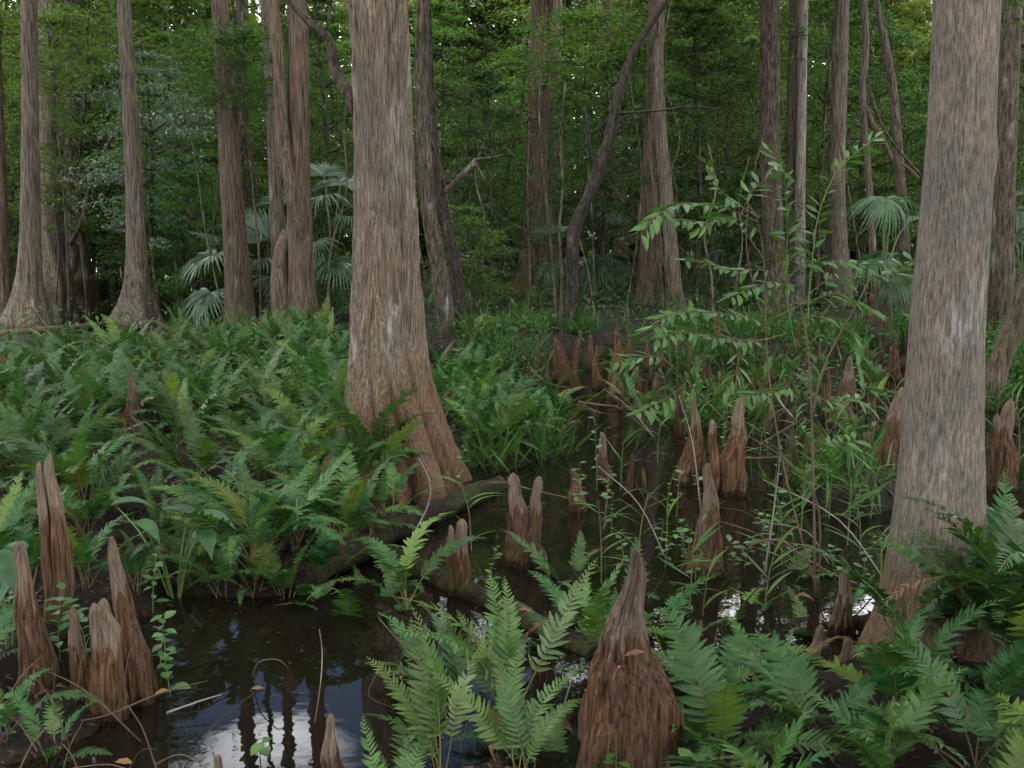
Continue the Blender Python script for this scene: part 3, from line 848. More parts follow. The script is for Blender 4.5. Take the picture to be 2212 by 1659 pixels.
# chosen places
for u, d, k, s in [(190, 33, 0, 1.0), (345, 25, 7, 0.9), (390, 29, 7, 0.8), (400, 27, 1, 0.85), (430, 24.5, 4, 0.9), (330, 26, 5, 0.8), (250, 38, 2, 1.0), (20, 36, 3, 1.0), (110, 42, 0, 1.1),
        (545, 30, 1, 1.0), (470, 36, 0, 1.1), (610, 33, 3, 1.1), (715, 27, 1, 0.95), (760, 34, 0, 1.0), (700, 40, 2, 1.1), (565, 24, 5, 0.7), (720, 22, 5, 0.6),
        (1010, 30, 6, 0.95), (1060, 25, 3, 0.85), (1090, 36, 0, 1.0), (960, 38, 2, 1.0), (1240, 34, 1, 0.9), (1020, 22, 5, 0.7), (1100, 40, 1, 1.0), (1180, 44, 0, 1.1),
        (1300, 28, 6, 0.85), (1370, 36, 3, 1.0), (1500, 26, 6, 0.95), (1560, 32, 3, 1.1), (1610, 24, 5, 0.9), (1470, 38, 0, 1.0), (1540, 42, 2, 1.0), (1620, 36, 1, 1.0),
        (1760, 28, 6, 0.95), (1780, 38, 0, 1.0), (1850, 32, 6, 1.0), (1900, 26, 5, 0.9), (1930, 36, 1, 1.0), (1990, 30, 3, 1.0), (2080, 34, 2, 1.0), (2190, 28, 3, 1.0), (2230, 20, 4, 0.9), (2250, 38, 0, 1.0),
        (510, 20, 10, 0.9), (1000, 50, 8, 1.8), (930, 55, 9, 1.9), (1055, 53, 8, 1.9), (890, 49, 9, 1.7), (1120, 56, 9, 1.8), (1450, 46, 8, 1.85), (1530, 48, 9, 1.95), (1620, 46, 8, 1.9), (1700, 50, 9, 1.95), (1370, 50, 9, 1.9), (250, 39, 8, 1.75), (430, 41, 9, 1.8), (640, 43, 8, 1.85), (180, 50, 8, 1.8), (60, 52, 9, 1.8), (270, 55, 8, 1.9), (400, 54, 9, 1.9), (330, 49, 8, 1.8), (-20, 50, 8, 1.8), (1880, 52, 8, 1.8), (1960, 55, 9, 1.9), (560, 52, 9, 1.8), (1285, 24, 10, 1.1), (1560, 27, 10, 1.2), (2270, 13, 10, 0.95), (150, 24, 10, 1.1), (200, 40, 4, 1.2), (100, 44, 4, 1.4), (330, 42, 4, 1.4), (160, 37, 5, 1.3), (45, 40, 5, 1.4), (380, 36, 5, 1.2), (1420, 46, 0, 1.1), (1690, 46, 2, 1.1), (860, 46, 0, 1.1), (-60, 28, 1, 1.0), (-120, 36, 0, 1.1), (2330, 30, 1, 1.1)]:
    understory(u, d, k, s)
for i in range(58):
    understory(-250 + 2720 * (i + ur.random()) / 58, ur.uniform(47, 64), ur.choice([8, 9, 8]), ur.uniform(1.25, 1.75))
auto_labels([t for t in under if t[0].location.y < 46.5], MARKS, 'understory tree', 'green understory')
auto_labels([t for t in under if t[0].location.y >= 46.5], MARKS, 'far lit-tinted tree', 'far green trees')

# the far wood: leaves through a deep belt, read as one mass
k = 170000
fx = rng.uniform(-66, 66, k)
fy = rng.uniform(66, 84, k)
fz = np.where(np.arange(k) < k * 0.58, rng.uniform(-0.5, 7, k), rng.beta(1.2, 1.5, k) * 21)
keep = (fbm(fx * 0.22, fy * 0.22, fz * 0.3, 90, 3) > -0.25) | (np.arange(k) < k * 0.58)
C = np.stack([fx, fy, fz], 1)[keep]
V, F = leaf_cloud(C, np.tile([0, -1.0, 0], (len(C), 1)), 0.42, 0.5, 0.4, 91)
tag(link('far_woods', mk_mesh('far_woods', V, F, M['under_far'], smooth=False)), 'dense mass of green leaves at the far end of the forest', 'woods', kind='stuff')

# ------------------------------------------------------------------ ferns
def gen_frond(seed, pairs=24, nseg=4, wavy=0.0, bend=1.0, pin=0.155, t0=0.30, lobes=1.0, fwd=0.35):
    """one pinnate frond of length 1 leaving the origin upward and forward (+x), arching over"""
    r = random.Random(seed)
    n = 40
    t = np.linspace(0, 1, n)
    ang = R(82) - bend * t ** 1.6 + 0.05 * np.sin(t * 5 + seed)
    ds = 1.0 / (n - 1)
    x = np.concatenate([[0], np.cumsum(np.cos(ang[:-1]) * ds)])
    z = np.concatenate([[0], np.cumsum(np.sin(ang[:-1]) * ds)])
    side = 0.05 * np.sin(t * 2.6 + seed) * t
    P = np.stack([x, side, z], 1)
    b = MB()
    sel = np.linspace(0, n - 1, 14).astype(int)
    b.tube(P[sel], np.linspace(0.006, 0.0016, 14), 4, m=1, cap=False)
    tw = r.uniform(-0.25, 0.25)
    for i in range(pairs):
        s = i / (pairs - 1)
        tt = t0 + (1 - t0) * (s ** 0.93) * 0.985
        k = tt * (n - 1)
        j = min(n - 2, int(k))
        p0 = P[j] + (P[j + 1] - P[j]) * (k - j)
        T_ = np.array([math.cos(ang[j]), 0.0, math.sin(ang[j])])
        Nn = np.array([-math.sin(ang[j]), 0.0, math.cos(ang[j])])
        prof = (1 - s) ** 0.62 * (0.62 + 0.38 * min(1, s / 0.22)) + 0.05
        for sgn in (-1, 1):
            if r.random() < 0.02:
                continue
            L = pin * prof * r.uniform(0.88, 1.1)
            fw = fwd + 0.5 * s + r.uniform(-0.10, 0.10)
            S = np.array([0, sgn, 0.0])
            d = S * math.cos(fw) + T_ * math.sin(fw)
            lift = r.uniform(-0.1, 0.32) + sgn * tw
            d = d * math.cos(lift) + Nn * math.sin(lift)
            wdir = np.cross(d, Nn); wdir /= np.linalg.norm(wdir)
            nd = np.cross(wdir, d)
            q = np.linspace(0, 1, nseg + 1)
            wmax = L * 0.135 * lobes
            w = wmax * np.sin(np.pi * (0.10 + 0.90 * q) ** 0.75) ** 0.8
            w[-1] = 0
            if wavy:
                w = w * (1 + wavy * np.sin(q * 22 + r.uniform(0, 6)))
            droop = -r.uniform(0.05, 0.28) * L * q ** 2
            curl = r.uniform(-0.12, 0.2) * L * q ** 2
            c = p0 + d * (L * q)[:, None] + nd * droop[:, None] + T_ * curl[:, None]
            rip = (wavy * 0.6 * w * np.sin(q * 16 + 1.0)) if wavy else 0 * w
            e1 = c + wdir * w[:, None] + nd * (0.25 * w + rip)[:, None]
            e2 = c - wdir * w[:, None] + nd * (0.25 * w - rip)[:, None]
            V = np.stack([e1, c, e2], 1).reshape(-1, 3)
            f = []
            for g in range(nseg):
                a = g * 3
                f += [(a, a + 1, a + 4, a + 3), (a + 1, a + 2, a + 5, a + 4)]
            b.add(V, [np.array(f)], 0)
    return b

FR_LO = [gen_frond(40 + i, 30, 3, 0, bend=0.8 + 0.19 * i, pin=0.118 + 0.010 * (i % 3), lobes=0.86).build('frond', [M['fern'], M['rachis']]) for i in range(7)]
FR_HI = [gen_frond(60 + i, 31, 7, 0.16, bend=0.8 + 0.19 * i, pin=0.124 + 0.012 * (i % 3), lobes=0.88).build('frond', [M['fern'], M['rachis']]) for i in range(7)]
FR_BANK = [gen_frond(120 + i, 25, 9, 0.16, bend=0.9 + 0.2 * i, pin=0.17 + 0.012 * (i % 3), lobes=0.82).build('frond', [M['fern'], M['rachis']]) for i in range(6)]
FR_BR = [gen_frond(80 + i, 24, 8, 0.14, bend=0.6 + 0.2 * i, pin=0.13, lobes=0.88).build('frond', [M['fern_bright'], M['rachis']]) for i in range(5)]

FR_DEAD = [gen_frond(95 + i, 22, 5, 0.3, bend=1.9 + 0.35 * i, pin=0.11, lobes=0.7, fwd=0.8).build('frond', [M['dead_frond'], M['twig']]) for i in range(3)]
fernr = random.Random(31)
def fern(x, y, size, n, hi, label='x', group='ferns', tilt=1.0, name='fern', mesh=None, az0=None, azs=None, z=None):
    r = fernr
    root = thing(name, label, 'fern', (x, y, (gz(x, y) if z is None else z) - 0.01), 0, group)
    pool = mesh or (FR_HI if hi else FR_LO)
    off = r.uniform(0, 6.28)
    for i in range(n):
        a = off + i * 6.283 / n + r.uniform(-0.35, 0.35) if az0 is None else az0 + r.uniform(-1, 1) * (azs or 0.8)
        s = size * r.uniform(0.7, 1.12)
        # (roll about own length, lean outward or inward, azimuth)
        lean_ = r.uniform(-0.10, 0.42) * tilt
        m = Matrix.Rotation(a, 4, 'Z') @ Matrix.Rotation(lean_, 4, 'Y') @ Matrix.Rotation(r.uniform(-0.3, 0.3), 4, 'X')
        dead = r.random() < 0.055
        o = link('frond', FR_DEAD[r.randrange(3)] if dead else pool[r.randrange(len(pool))], root)
        if dead:
            o['label'] = 'withered brown frond'
        o.rotation_euler = m.to_euler()
        o.location = (r.uniform(-.03, .03), r.uniform(-.03, .03), 0)
        o.scale = (s, s * r.uniform(0.9, 1.15), s)
    return root

def scatter(poly, gap, tries, seed):
    """ground places inside a picture-measured outline, at least gap apart"""
    P = poly_world(poly)
    g_ = np.random.default_rng(seed)
    lo, hi_ = P.min(0), P.max(0)
    x, y = g_.uniform(lo[0], hi_[0], tries), g_.uniform(lo[1], hi_[1], tries)
    k = sdist(P, x, y) > 0
    out = []
    for a, b in zip(x[k], y[k]):
        if all((a - c) ** 2 + (b - d) ** 2 > gap ** 2 for c, d in out):
            out.append((float(a), float(b)))
    return out

bed = []
for (x, y) in scatter([(-120, 815), (300, 800), (560, 775), (740, 810), (735, 1000), (860, 1070), (760, 1190), (600, 1270), (470, 1275), (380, 1240), (330, 1210), (160, 1230), (-60, 1330), (-160, 1200)], 0.40, 6000, 3):
    u, v = proj((x, y, 0.1))
    # keep the tall knees of the bed free
    if any(abs(u - ku) < kw and v > kv - 30 and v < kv + kh for ku, kv, kw, kh in ((284, 975, 55, 120), (120, 1330, 40, 60), (251, 1130, 26, 50))): continue
    hi = y < 7.5
    f = fern(x, y, fernr.uniform(0.66, 0.98) * (0.9 if y < 7 else 1.0) * (0.55 if abs(u - 284) < 85 and 960 < v < 1230 else 1.0), fernr.choice([10, 11, 12]), hi)
    bed.append((f, u, v))
for lo, hi_, nm in ((0, 810, 'rearmost'), (810, 870, 'rear'), (870, 960, 'middle'), (960, 1060, 'forward'), (1060, 9999, 'pool-side')):
    auto_labels([(f, u) for f, u, v in bed if lo <= v < hi_], [(60, 'left-edge knee'), (130, 'twin-tipped knee'), (284, 'pointed red-brown knee'), (450, 'silvery fan palm'), (650, 'forked cypress')],
                nm + '-row bed fern', 'ferns of the ' + nm + ' row of the bed')
isl = []
for (x, y) in scatter([(935, 850), (1060, 850), (1200, 905), (1180, 985), (1070, 1010), (1000, 970), (940, 900)], 0.4, 1500, 4):
    isl.append((fern(x, y, fernr.uniform(0.62, 0.85), fernr.choice([7, 8, 9]), True), proj((x, y, 0))[0]))
auto_labels(isl, [(972, 'thin-necked island knee'), (1135, 'double-pointed knee')], 'island fern', 'island ferns')

def F1(u, v, size, n, label, mesh=None, hi=True, az0=None, azs=None, tilt=1.0, z=None, name='fern'):
    p = G(u, v)
    return fern(p.x, p.y, size, n, hi, label, None, tilt, name, mesh, az0, azs, z)
# hand placed ferns
F1(800, 1085, 0.85, 8, 'large fern spreading against the foot of the thick cypress')
F1(700, 1250, 0.75, 7, 'fern drooping over the back edge of the dark pool')
F1(615, 1290, 0.62, 6, 'fern with pale fronds hanging over the pool by the log')
F1(780, 1290, 0.6, 6, 'fern growing at the left end of the sunken log')
F1(480, 1290, 0.5, 5, 'small fern beside the bright cloud reflection')
F1(955, 1440, 0.62, 6, 'fern spreading left behind the bright fern, over the log', az0=2.8, azs=1.0, tilt=1.4)
F1(1190, 1640, 0.58, 7, 'fern pressed against the left flank of the big knee', az0=1.9, azs=1.3, tilt=1.5)
F1(870, 1740, 0.55, 6, 'fern at the bottom edge right of the small pool knee', FR_BR, az0=1.6, azs=1.4)
F1(25, 940, 1.0, 5, 'tall upright yellow-green fern at the left edge of the bed', FR_BR, tilt=0.25)
F1(575, 905, 0.85, 4, 'upright yellow-green fern standing out of the bed middle', FR_BR, tilt=0.25)
F1(620, 985, 0.7, 4, 'upright pale fern frond tuft near the thick cypress', FR_BR, tilt=0.3)
F1(1045, 905, 0.85, 5, 'upright yellow-green fern crowning the island', FR_BR, tilt=0.3)
F1(1560, 1600, 0.55, 8, 'fern filling the bank between big knee and right ferns', tilt=1.6)
F1(1680, 1580, 0.52, 7, 'fern at the front of the right root mass', tilt=1.6)
F1(1500, 1700, 0.55, 8, 'fern at the bottom edge touching the big knee right side', tilt=1.6)
F1(760, 1310, 0.7, 8, 'fern overhanging the upper right corner of the pool', tilt=1.5)
F1(880, 1330, 0.62, 7, 'fern growing from the sunken log over the pool', tilt=1.4, z=0.05)
F1(420, 1265, 0.5, 7, 'low fern at the pool rim under the arrow leaves', tilt=1.6)
F1(655, 1275, 0.55, 7, 'spreading fern on the pool rim beside the rotting log end', tilt=1.6)
F1(545, 1290, 0.5, 7, 'fern trailing into the pool right of the cloud reflection', tilt=1.8)
F1(840, 1150, 0.55, 7, 'fern rooted on top of the rotting log', tilt=1.3, z=0.1)
F1(735, 1215, 0.6, 7, 'fern hiding the middle of the rotting log', tilt=1.4, z=0.1)
F1(560, 1240, 0.7, 7, 'full fern left of the sunken log over the pool')
F1(1000, 1500, 0.72, 6, 'pale fern reaching left across the middle of the pool', az0=2.6, azs=1.0)
F1(1090, 1560, 0.75, 8, 'bright yellow-green fern left of the big foreground knee', FR_BR, az0=2.2, azs=1.6)
F1(960, 1690, 0.62, 7, 'yellow-green fern at the bottom centre over the pool', FR_BR, az0=1.9, azs=1.5)
F1(1130, 1720, 0.55, 8, 'feathery bright fern at the bottom just left of the big knee', FR_BR, az0=1.7, azs=1.6)
F1(1240, 1400, 0.62, 6, 'broad-fronded fern arching behind the big knee from the log')
F1(1300, 1430, 0.62, 5, 'upright fern directly behind the big knee tip', tilt=0.4)
F1(1460, 1450, 0.62, 6, 'fern with comb-like fronds right of the big knee')
F1(1480, 1500, 0.5, 6, 'low fern close on the right flank of the big knee')
F1(1425, 1340, 0.62, 6, 'dark fern rising from black water right of the big knee tip', tilt=0.9)
F1(1270, 1330, 0.6, 6, 'fern in black water between log and big knee tip', tilt=0.9)
F1(1600, 1330, 0.55, 6, 'fern in the middle of the right black water', tilt=1.0)
F1(1700, 1240, 0.6, 6, 'fern at the shrub foot in the right black water', tilt=0.9)
F1(1350, 1270, 0.68, 6, 'thin dark fern between the double knee and the big knee tip', tilt=0.5)
F1(1225, 1240, 0.65, 6, 'sparse fern right of the double-pointed knee', tilt=0.6)
F1(1640, 1440, 0.5, 6, 'fern in the corner where the right root mass meets the water')
F1(1750, 1340, 0.6, 6, 'dark fern left of the right cypress root mass')
F1(1850, 1250, 0.55, 6, 'fern against the left foot of the right cypress', tilt=0.6)
F1(1950, 1490, 0.8, 6, 'tall fern in front of the right cypress foot', tilt=0.5)
F1(2080, 1500, 0.95, 5, 'tall narrow fern climbing the front of the right cypress', tilt=0.25)
F1(2185, 1480, 1.05, 7, 'bright tall fern right of the right cypress foot', tilt=0.5)
F1(2150, 1540, 0.85, 7, 'broad tall fern in front of the right edge of the right cypress', FR_BANK, tilt=0.5)
F1(2230, 1560, 1.0, 7, 'highest fern rising along the right picture edge', FR_BANK, tilt=0.4)
F1(2260, 1330, 0.9, 7, 'fern leaning in from the right picture edge')
fr_lst = []
for (x, y) in scatter([(1530, 1700), (1700, 1650), (2000, 1620), (2250, 1560), (2500, 1560), (2500, 1900), (2200, 2150), (1700, 2150), (1520, 1900)], 0.34, 2500, 8):
    u = proj((x, y, 0))[0]
    fr_lst.append((fern(x, y, fernr.uniform(0.48, 0.66), fernr.choice([6, 7, 8]), True, tilt=1.8, mesh=FR_BANK), u))
auto_labels(fr_lst, [(1528, 'stout orange knee'), (1750, 'tall airy shrub'), (2030, 'nearest right cypress')], 'lush bottom-edge fern', 'ferns of the near right bank')
# left foreground ferns over the knees
F1(20, 1590, 0.42, 7, 'small fern on the mud in the bottom left corner', tilt=1.5)
F1(-30, 1500, 0.5, 7, 'fern cut by the left edge beside the tall smooth knee', tilt=1.3)
F1(110, 1640, 0.35, 6, 'tiny fern on the mud before the left knee cluster', tilt=1.6)
F1(60, 1330, 0.7, 6, 'fern behind the tall knee at the left edge')
F1(190, 1290, 0.62, 7, 'fern between the left knee cluster and the fern bed')
F1(300, 1300, 0.5, 6, 'fern with dark drooping fronds behind the leaning left knee')
# dim small ferns on the far bank
bank = []
for (x, y) in scatter([(930, 770), (1100, 775), (1300, 735), (1480, 780), (1700, 780), (1850, 820), (2100, 780), (2150, 650), (1500, 622), (950, 640), (880, 700)], 1.55, 900, 12):
    u = proj((x, y, 0))[0]
    bank.append((fern(x, y, fernr.uniform(0.55, 0.8), 6, False), u))
mudf = []
for (x, y) in scatter([(1330, 800), (1500, 800), (1700, 800), (1900, 800), (1950, 900), (1800, 960), (1600, 930), (1450, 960), (1340, 900)], 0.62, 1500, 22):
    mudf.append((fern(x, y, fernr.uniform(0.35, 0.6), 7, False, z=0.0), proj((x, y, 0))[0]))
auto_labels(mudf, [(1466, 'bulbous knee'), (1600, 'bent-pronged knee'), (1750, 'tall airy shrub'), (1826, 'long-necked knee')], 'little dark swamp fern', 'little ferns between the right knees')
auto_labels(bank, MARKS, 'far bank fern', 'ferns on the far bank')

# ------------------------------------------------------------------ cypress knees
def knee_part(b, h, rb, rt, seed, nth=26, nz=34, leanx=0.0, leany=0.0, x0=0, y0=0, prof=None, p=1.25, lump=0.22, flute=0.28, fib=0.06, zb=-0.25):
    s = np.concatenate([np.linspace(zb / h, 0.93, nz - 7), 0.93 + 0.07 * np.sin(np.linspace(0.1, 1, 7) * np.pi / 2)])
    z = s * h
    if prof is not None:
        r0 = np.interp(s, [q[0] for q in prof], [q[1] for q in prof])
        tip = np.sqrt(np.clip(1 - np.clip((s - 0.965) / 0.035, 0, 1) ** 2, 0.0, 1))
    else:
        r0 = rt + (rb - rt) * np.clip(1 - s, 0, 1.15) ** p
        tip = np.sqrt(np.clip(1 - np.clip((s - 0.90) / 0.10, 0, 1) ** 2, 0.0, 1))
    th = np.linspace(0, 2 * np.pi, nth, endpoint=False)
    T_, S_ = np.meshgrid(th, s)
    base = np.clip(1 - S_, 0, 1)
    r = r0[:, None] * (1 + lump * fbm(np.cos(T_) * 1.2, np.sin(T_) * 1.2, S_ * 4, seed, 2) + flute * base * fbm(np.cos(T_) * 2.6, np.sin(T_) * 2.6, S_ * 1.0, seed + 3, 2)
                       + fib * fbm(np.cos(T_) * 7, np.sin(T_) * 7, S_ * 3.0, seed + 7, 2)) * tip[:, None]
    if nth > 40:
        pl = fbm(np.cos(T_) * 2.2, np.sin(T_) * 2.2, S_ * 3.2, seed + 21, 3)
        r = r * (1 + 0.05 * np.tanh(pl * 14) * np.clip(base * 2.2, 0, 1) * tip[:, None])
        st = fbm(np.cos(T_) * 11, np.sin(T_) * 11, S_ * 5.0, seed + 27, 2)
        r = r + rb * 0.035 * (1 - 2 * np.abs(st)) * tip[:, None]
    wob = 0.20 * rb * fbm(s * 3.2, 0, 0, seed + 11, 2)
    cx = x0 + leanx * np.clip(s, 0, 2) ** 1.2 + wob
    cy = y0 + leany * np.clip(s, 0, 2)
    V = np.stack([cx[:, None] + r * np.cos(T_), cy[:, None] + r * np.sin(T_), z[:, None] + 0 * T_], -1).reshape(-1, 3)
    V = np.vstack([V, [cx[-1], cy[-1], z[-1] + 0.001]])
    j = np.arange(nth)
    k = len(s)
    b.add(V, [grid_faces(k, nth, True), np.stack([np.full(nth, k * nth), (k - 1) * nth + j, (k - 1) * nth + (j + 1) % nth], 1)])

kn_auto = []
def knee(u, v, vb, w, label=None, lean_u=0, prongs=(), mat='knee', tipf=0.22, p=1.25, seed=None, nth=26, nz=34, prof=None, **kw):
    """tip at (u, v), foot at (u-lean_u, vb), w wide at the foot. prongs: (du, v, width)"""
    p = p + (0.15 if mat == 'knee_near' else 0.1)
    seed = seed if seed is not None else int(u * 7 + v)
    g = G(u - lean_u, vb)
    h = PT(u, v, g.y).z
    mm = depth(g) / W
    rb = w * mm / 2
    b = MB()
    knee_part(b, h, rb, max(0.012, rb * tipf), seed, nth, nz, lean_u * mm, 0, p=p, prof=prof, **kw)
    for i, (du, pv, pw) in enumerate(prongs):
        ph = PT(u, pv, g.y).z
        knee_part(b, ph, pw * mm / 2 * 1.25, max(0.012, pw * mm / 2 * 0.5), seed + 50 + i, nth, nz, du * mm * 0.35, 0, du * mm * 0.62, -rb * 0.15, p=0.9, **{k_: v_ for k_, v_ in kw.items() if k_ != 'zb'})
    o = link('cypress_knee', b.build('cypress_knee', M[mat]), None, g)
    tag(o, label or 'x', 'cypress knee', 'cypress knees')
    if label is None:
        kn_auto.append((o, u, vb))
    return o

# the large foreground knee, its profile measured
gk = G(1340, 1720)
mm = depth(gk) / W
bigp = [(1720, 200), (1660, 216), (1600, 224), (1550, 220), (1500, 205), (1450, 176), (1410, 148), (1370, 118), (1335, 88), (1300, 68), (1260, 50), (1225, 34), (1200, 24), (1184, 17)]
htip = PT(1356, 1182, gk.y).z
prof = [(PT(1356, v_, gk.y).z / htip, w_ * mm / 2 * (0.74 if v_ < 1420 else 0.88)) for v_, w_ in bigp]
prof = [(-0.4, 0.5 * 190 * mm)] + prof
b = MB()
knee_part(b, htip, 0.16, 0.012, 5, 150, 190, 18 * mm, 0, prof=prof, lump=0.09, flute=0.26, fib=0.07)
knee_part(b, PT(1290, 1450, gk.y).z, 0.10, 0.022, 9, 60, 60, 0.02, 0, -0.085, 0.0, lump=0.12)
big = tag(link('cypress_knee', b.build('cypress_knee', M['knee_near']), None, gk), 'big bottle-shaped cypress knee in the foreground right of the pool', 'cypress knee', 'cypress knees')

N_ = dict(mat='knee_near', nth=64, nz=80)
knee(63, 1168, 1500, 72, 'tall smooth knee with rounded tip at the left edge', -12, tipf=0.30, p=1.0, **N_)
knee(137, 979, 1365, 62, 'tall twin-tipped knee rising behind the left knee cluster', 0, [(-24, 996, 30)], tipf=0.25, p=0.85, **N_)
knee(262, 1157, 1508, 80, 'tall crooked knee with a knobby neck leaning left', -34, tipf=0.2, p=1.0, **N_)
knee(246, 1292, 1545, 82, 'blunt lumpy knee in front of the crooked one', 2, [(-24, 1300, 34), (18, 1345, 30)], tipf=0.25, p=0.8, **N_)
knee(171, 1311, 1515, 54, 'short slim knee in the middle of the left cluster', -12, tipf=0.25, p=1.0, **N_)
knee(716, 1541, 1720, 62, 'small smooth pointed knee at the bottom edge in the pool', -4, tipf=0.22, p=1.05, **N_)
knee(473, 1630, 1730, 30, 'knee tip just showing at the bottom edge left in the pool', -4, tipf=0.35, **N_)
knee(1113, 1021, 1215, 84, 'double-pointed orange-brown knee behind the sunken log', -18, [(32, 1027, 34)], tipf=0.15, p=0.95, **N_)
knee(998, 1121, 1282, 38, 'slim twin-tipped knee standing by the sunken log', 3, [(-22, 1133, 22)], tipf=0.5, p=0.5, **N_)
knee(1528, 1000, 1236, 82, 'stout orange knee standing in black water right of centre', 4, tipf=0.15, p=1.05, **N_)
knee(1496, 855, 1042, 66, 'bulbous knee with narrow neck behind the stout orange one', 8, tipf=0.16, p=1.3, **N_)
knee(1598, 853, 1065, 70, 'forked knee with one tall bent prong right of the bulbous one', 22, [(-46, 905, 24)], tipf=0.22, p=1.0, **N_)
knee(283, 797, 985, 66, 'pointed red-brown knee alone in the fern bed', -14, tipf=0.12, p=1.05, **N_)
knee(251, 1025, 1140, 42, 'short round-topped knee sunk among the bed ferns', 0, tipf=0.4, p=0.9)
knee(1936, 836, 1040, 80, 'large forked knee touching the right cypress on its left', 24, [(-44, 931, 34)], tipf=0.2, p=0.9, **N_)
knee(1826, 766, 920, 62, 'broad knee with long thin neck behind the green shrub', 6, tipf=0.14, p=1.2, **N_)
knee(2167, 862, 1056, 66, 'brown knee right of the right cypress trunk', 4, [(-24, 894, 26)], tipf=0.25, p=0.9, **N_)
knee(1203, 729, 826, 52, 'fused crown-shaped knee with two points on the far shore', -14, [(30, 729, 20)], tipf=0.2, p=0.8)
knee(1329, 708, 838, 36, 'tallest pointed knee of the far row right of centre', -2, tipf=0.15, p=0.9)
knee(1891, 634, 738, 60, 'large dim reddish knee below the right fan palm', 0, tipf=0.3, p=0.9)
knee(972, 745, 850, 32, 'thin-necked knee at the back of the fern island', -4, tipf=0.2, p=1.3)
knee(1296, 933, 1045, 34, 'leaning dark knee alone in the black water', -10, tipf=0.25, p=0.9, **N_)
knee(1243, 1011, 1100, 44, 'dark low knee left of the leaning one in black water', 0, tipf=0.3)
knee(1820, 1230, 1365, 44, 'dark knee among the right cypress roots', 4, tipf=0.4, p=0.9, **N_)
knee(1827, 1376, 1470, 36, 'small rounded knee in front of the right cypress roots', 2, tipf=0.45, p=0.8, **N_)
knee(1764, 1350, 1470, 40, 'slanted root knee left of the right cypress', 20, tipf=0.3, p=0.9, **N_)
for u, v, vb, w in [(298, 727, 792, 22), (142, 703, 768, 16), (348, 683, 758, 27), (371, 710, 784, 20), (298, 680, 712, 11), (89, 740, 786, 12), (195, 760, 796, 18), (552, 763, 792, 12), (378, 824, 852, 14), (508, 673, 712, 13), (3, 784, 886, 20), (415, 683, 722, 17), (388, 690, 725, 12), (330, 700, 742, 12), (460, 690, 724, 12), (232, 722, 756, 12),
        (1132, 699, 772, 22), (1139, 760, 840, 24), (1183, 778, 829, 15), (1277, 722, 797, 24), (1300, 736, 777, 17), (1285, 764, 840, 25), (1245, 792, 848, 25), (1319, 797, 868, 22), (1363, 979, 1074, 22), (1389, 1010, 1063, 14), (1136, 662, 694, 20), (1160, 690, 725, 14), (1090, 700, 730, 14), (1414, 806, 880, 28), (1355, 720, 770, 16), (1395, 742, 800, 18), (1230, 690, 722, 12),
        (1469, 718, 778, 25), (1546, 676, 768, 25), (1517, 760, 838, 20), (1648, 764, 838, 28), (1620, 813, 866, 20), (1595, 796, 870, 18), (1466, 831, 944, 20), (1711, 943, 1032, 18), (1738, 940, 1038, 20), (1762, 915, 1040, 14), (1871, 827, 904, 13), (1884, 862, 960, 15), (1785, 795, 905, 22), (1848, 715, 784, 13), (1898, 732, 810, 18), (1926, 718, 816, 25), (1949, 714, 774, 17), (1810, 704, 782, 17), (1722, 697, 775, 25), (1676, 655, 732, 20), (1753, 711, 775, 17), (1430, 760, 800, 16), (1575, 720, 772, 16), (1695, 735, 790, 18), (1660, 700, 742, 14), (1500, 700, 738, 14), (1440, 690, 725, 13),
        (1455, 735, 790, 12), (1485, 745, 812, 13), (1530, 790, 860, 14), (1560, 780, 835, 12), (1585, 745, 800, 12), (1630, 720, 785, 13), (1665, 790, 850, 13), (1690, 810, 880, 14), (1735, 770, 830, 12), (1770, 740, 800, 12), (1790, 730, 778, 11), (1835, 820, 890, 13), (1855, 770, 830, 12), (1870, 745, 800, 12), (1910, 790, 850, 13), (1935, 770, 826, 12), (1960, 745, 800, 12), (1405, 770, 826, 12), (1375, 790, 850, 13), (1345, 830, 886, 13), (1260, 745, 800, 12), (1165, 745, 800, 12), (1110, 740, 790, 12), (1730, 850, 920, 14), (1660, 870, 940, 14), (2140, 800, 870, 16), (2185, 850, 930, 16), (2205, 800, 860, 14), (2195, 760, 824, 14), (1880, 690, 740, 16), (1765, 665, 712, 16), (1610, 680, 722, 14), (1020, 690, 722, 14), (1060, 680, 710, 13), (930, 720, 770, 14)]:
    knee(u, v, vb, w, None, ((u * 13 % 9) - 4) * 1.8, [((u % 3 - 1) * w * 0.55, v + (vb - v) * 0.3, w * 0.5)] if u % 3 != 1 and w > 15 else (), tipf=0.14 + (u * 7 % 10) * 0.012, p=0.85 + (u % 5) * 0.1, nth=20, nz=26)
KM = [(270, 'pointed red-brown knee'), (972, 'thin-necked island knee'), (1205, 'crown-shaped knee'), (1330, 'tallest far-row knee'), (1496, 'bulbous knee'), (1605, 'bent-pronged knee'), (1826, 'long-necked knee'), (1936, 'large forked knee')]
auto_labels([(o, u) for o, u, vb in kn_auto if vb < 800], KM, 'far small knee', 'small far cypress knees')
auto_labels([(o, u) for o, u, vb in kn_auto if vb >= 800], KM, 'mid-distance slender knee', 'slender cypress knees')

# ------------------------------------------------------------------ roots and logs
def rod(name, pts, r0, r1, mat, label, cat, k=16, n=10, lump=0.25, group=None):
    P = np.array([tuple(p) for p in pts])
    o0 = P[0].copy()
    me = MB().tube(smooth_path(P - o0, k), np.linspace(r0, r1, k), n, lump=lump, seed=int(abs(o0[0] * 31 + o0[1] * 17) * 10)).build(name, M[mat])
    return tag(link(name, me, None, o0), label, cat, group)

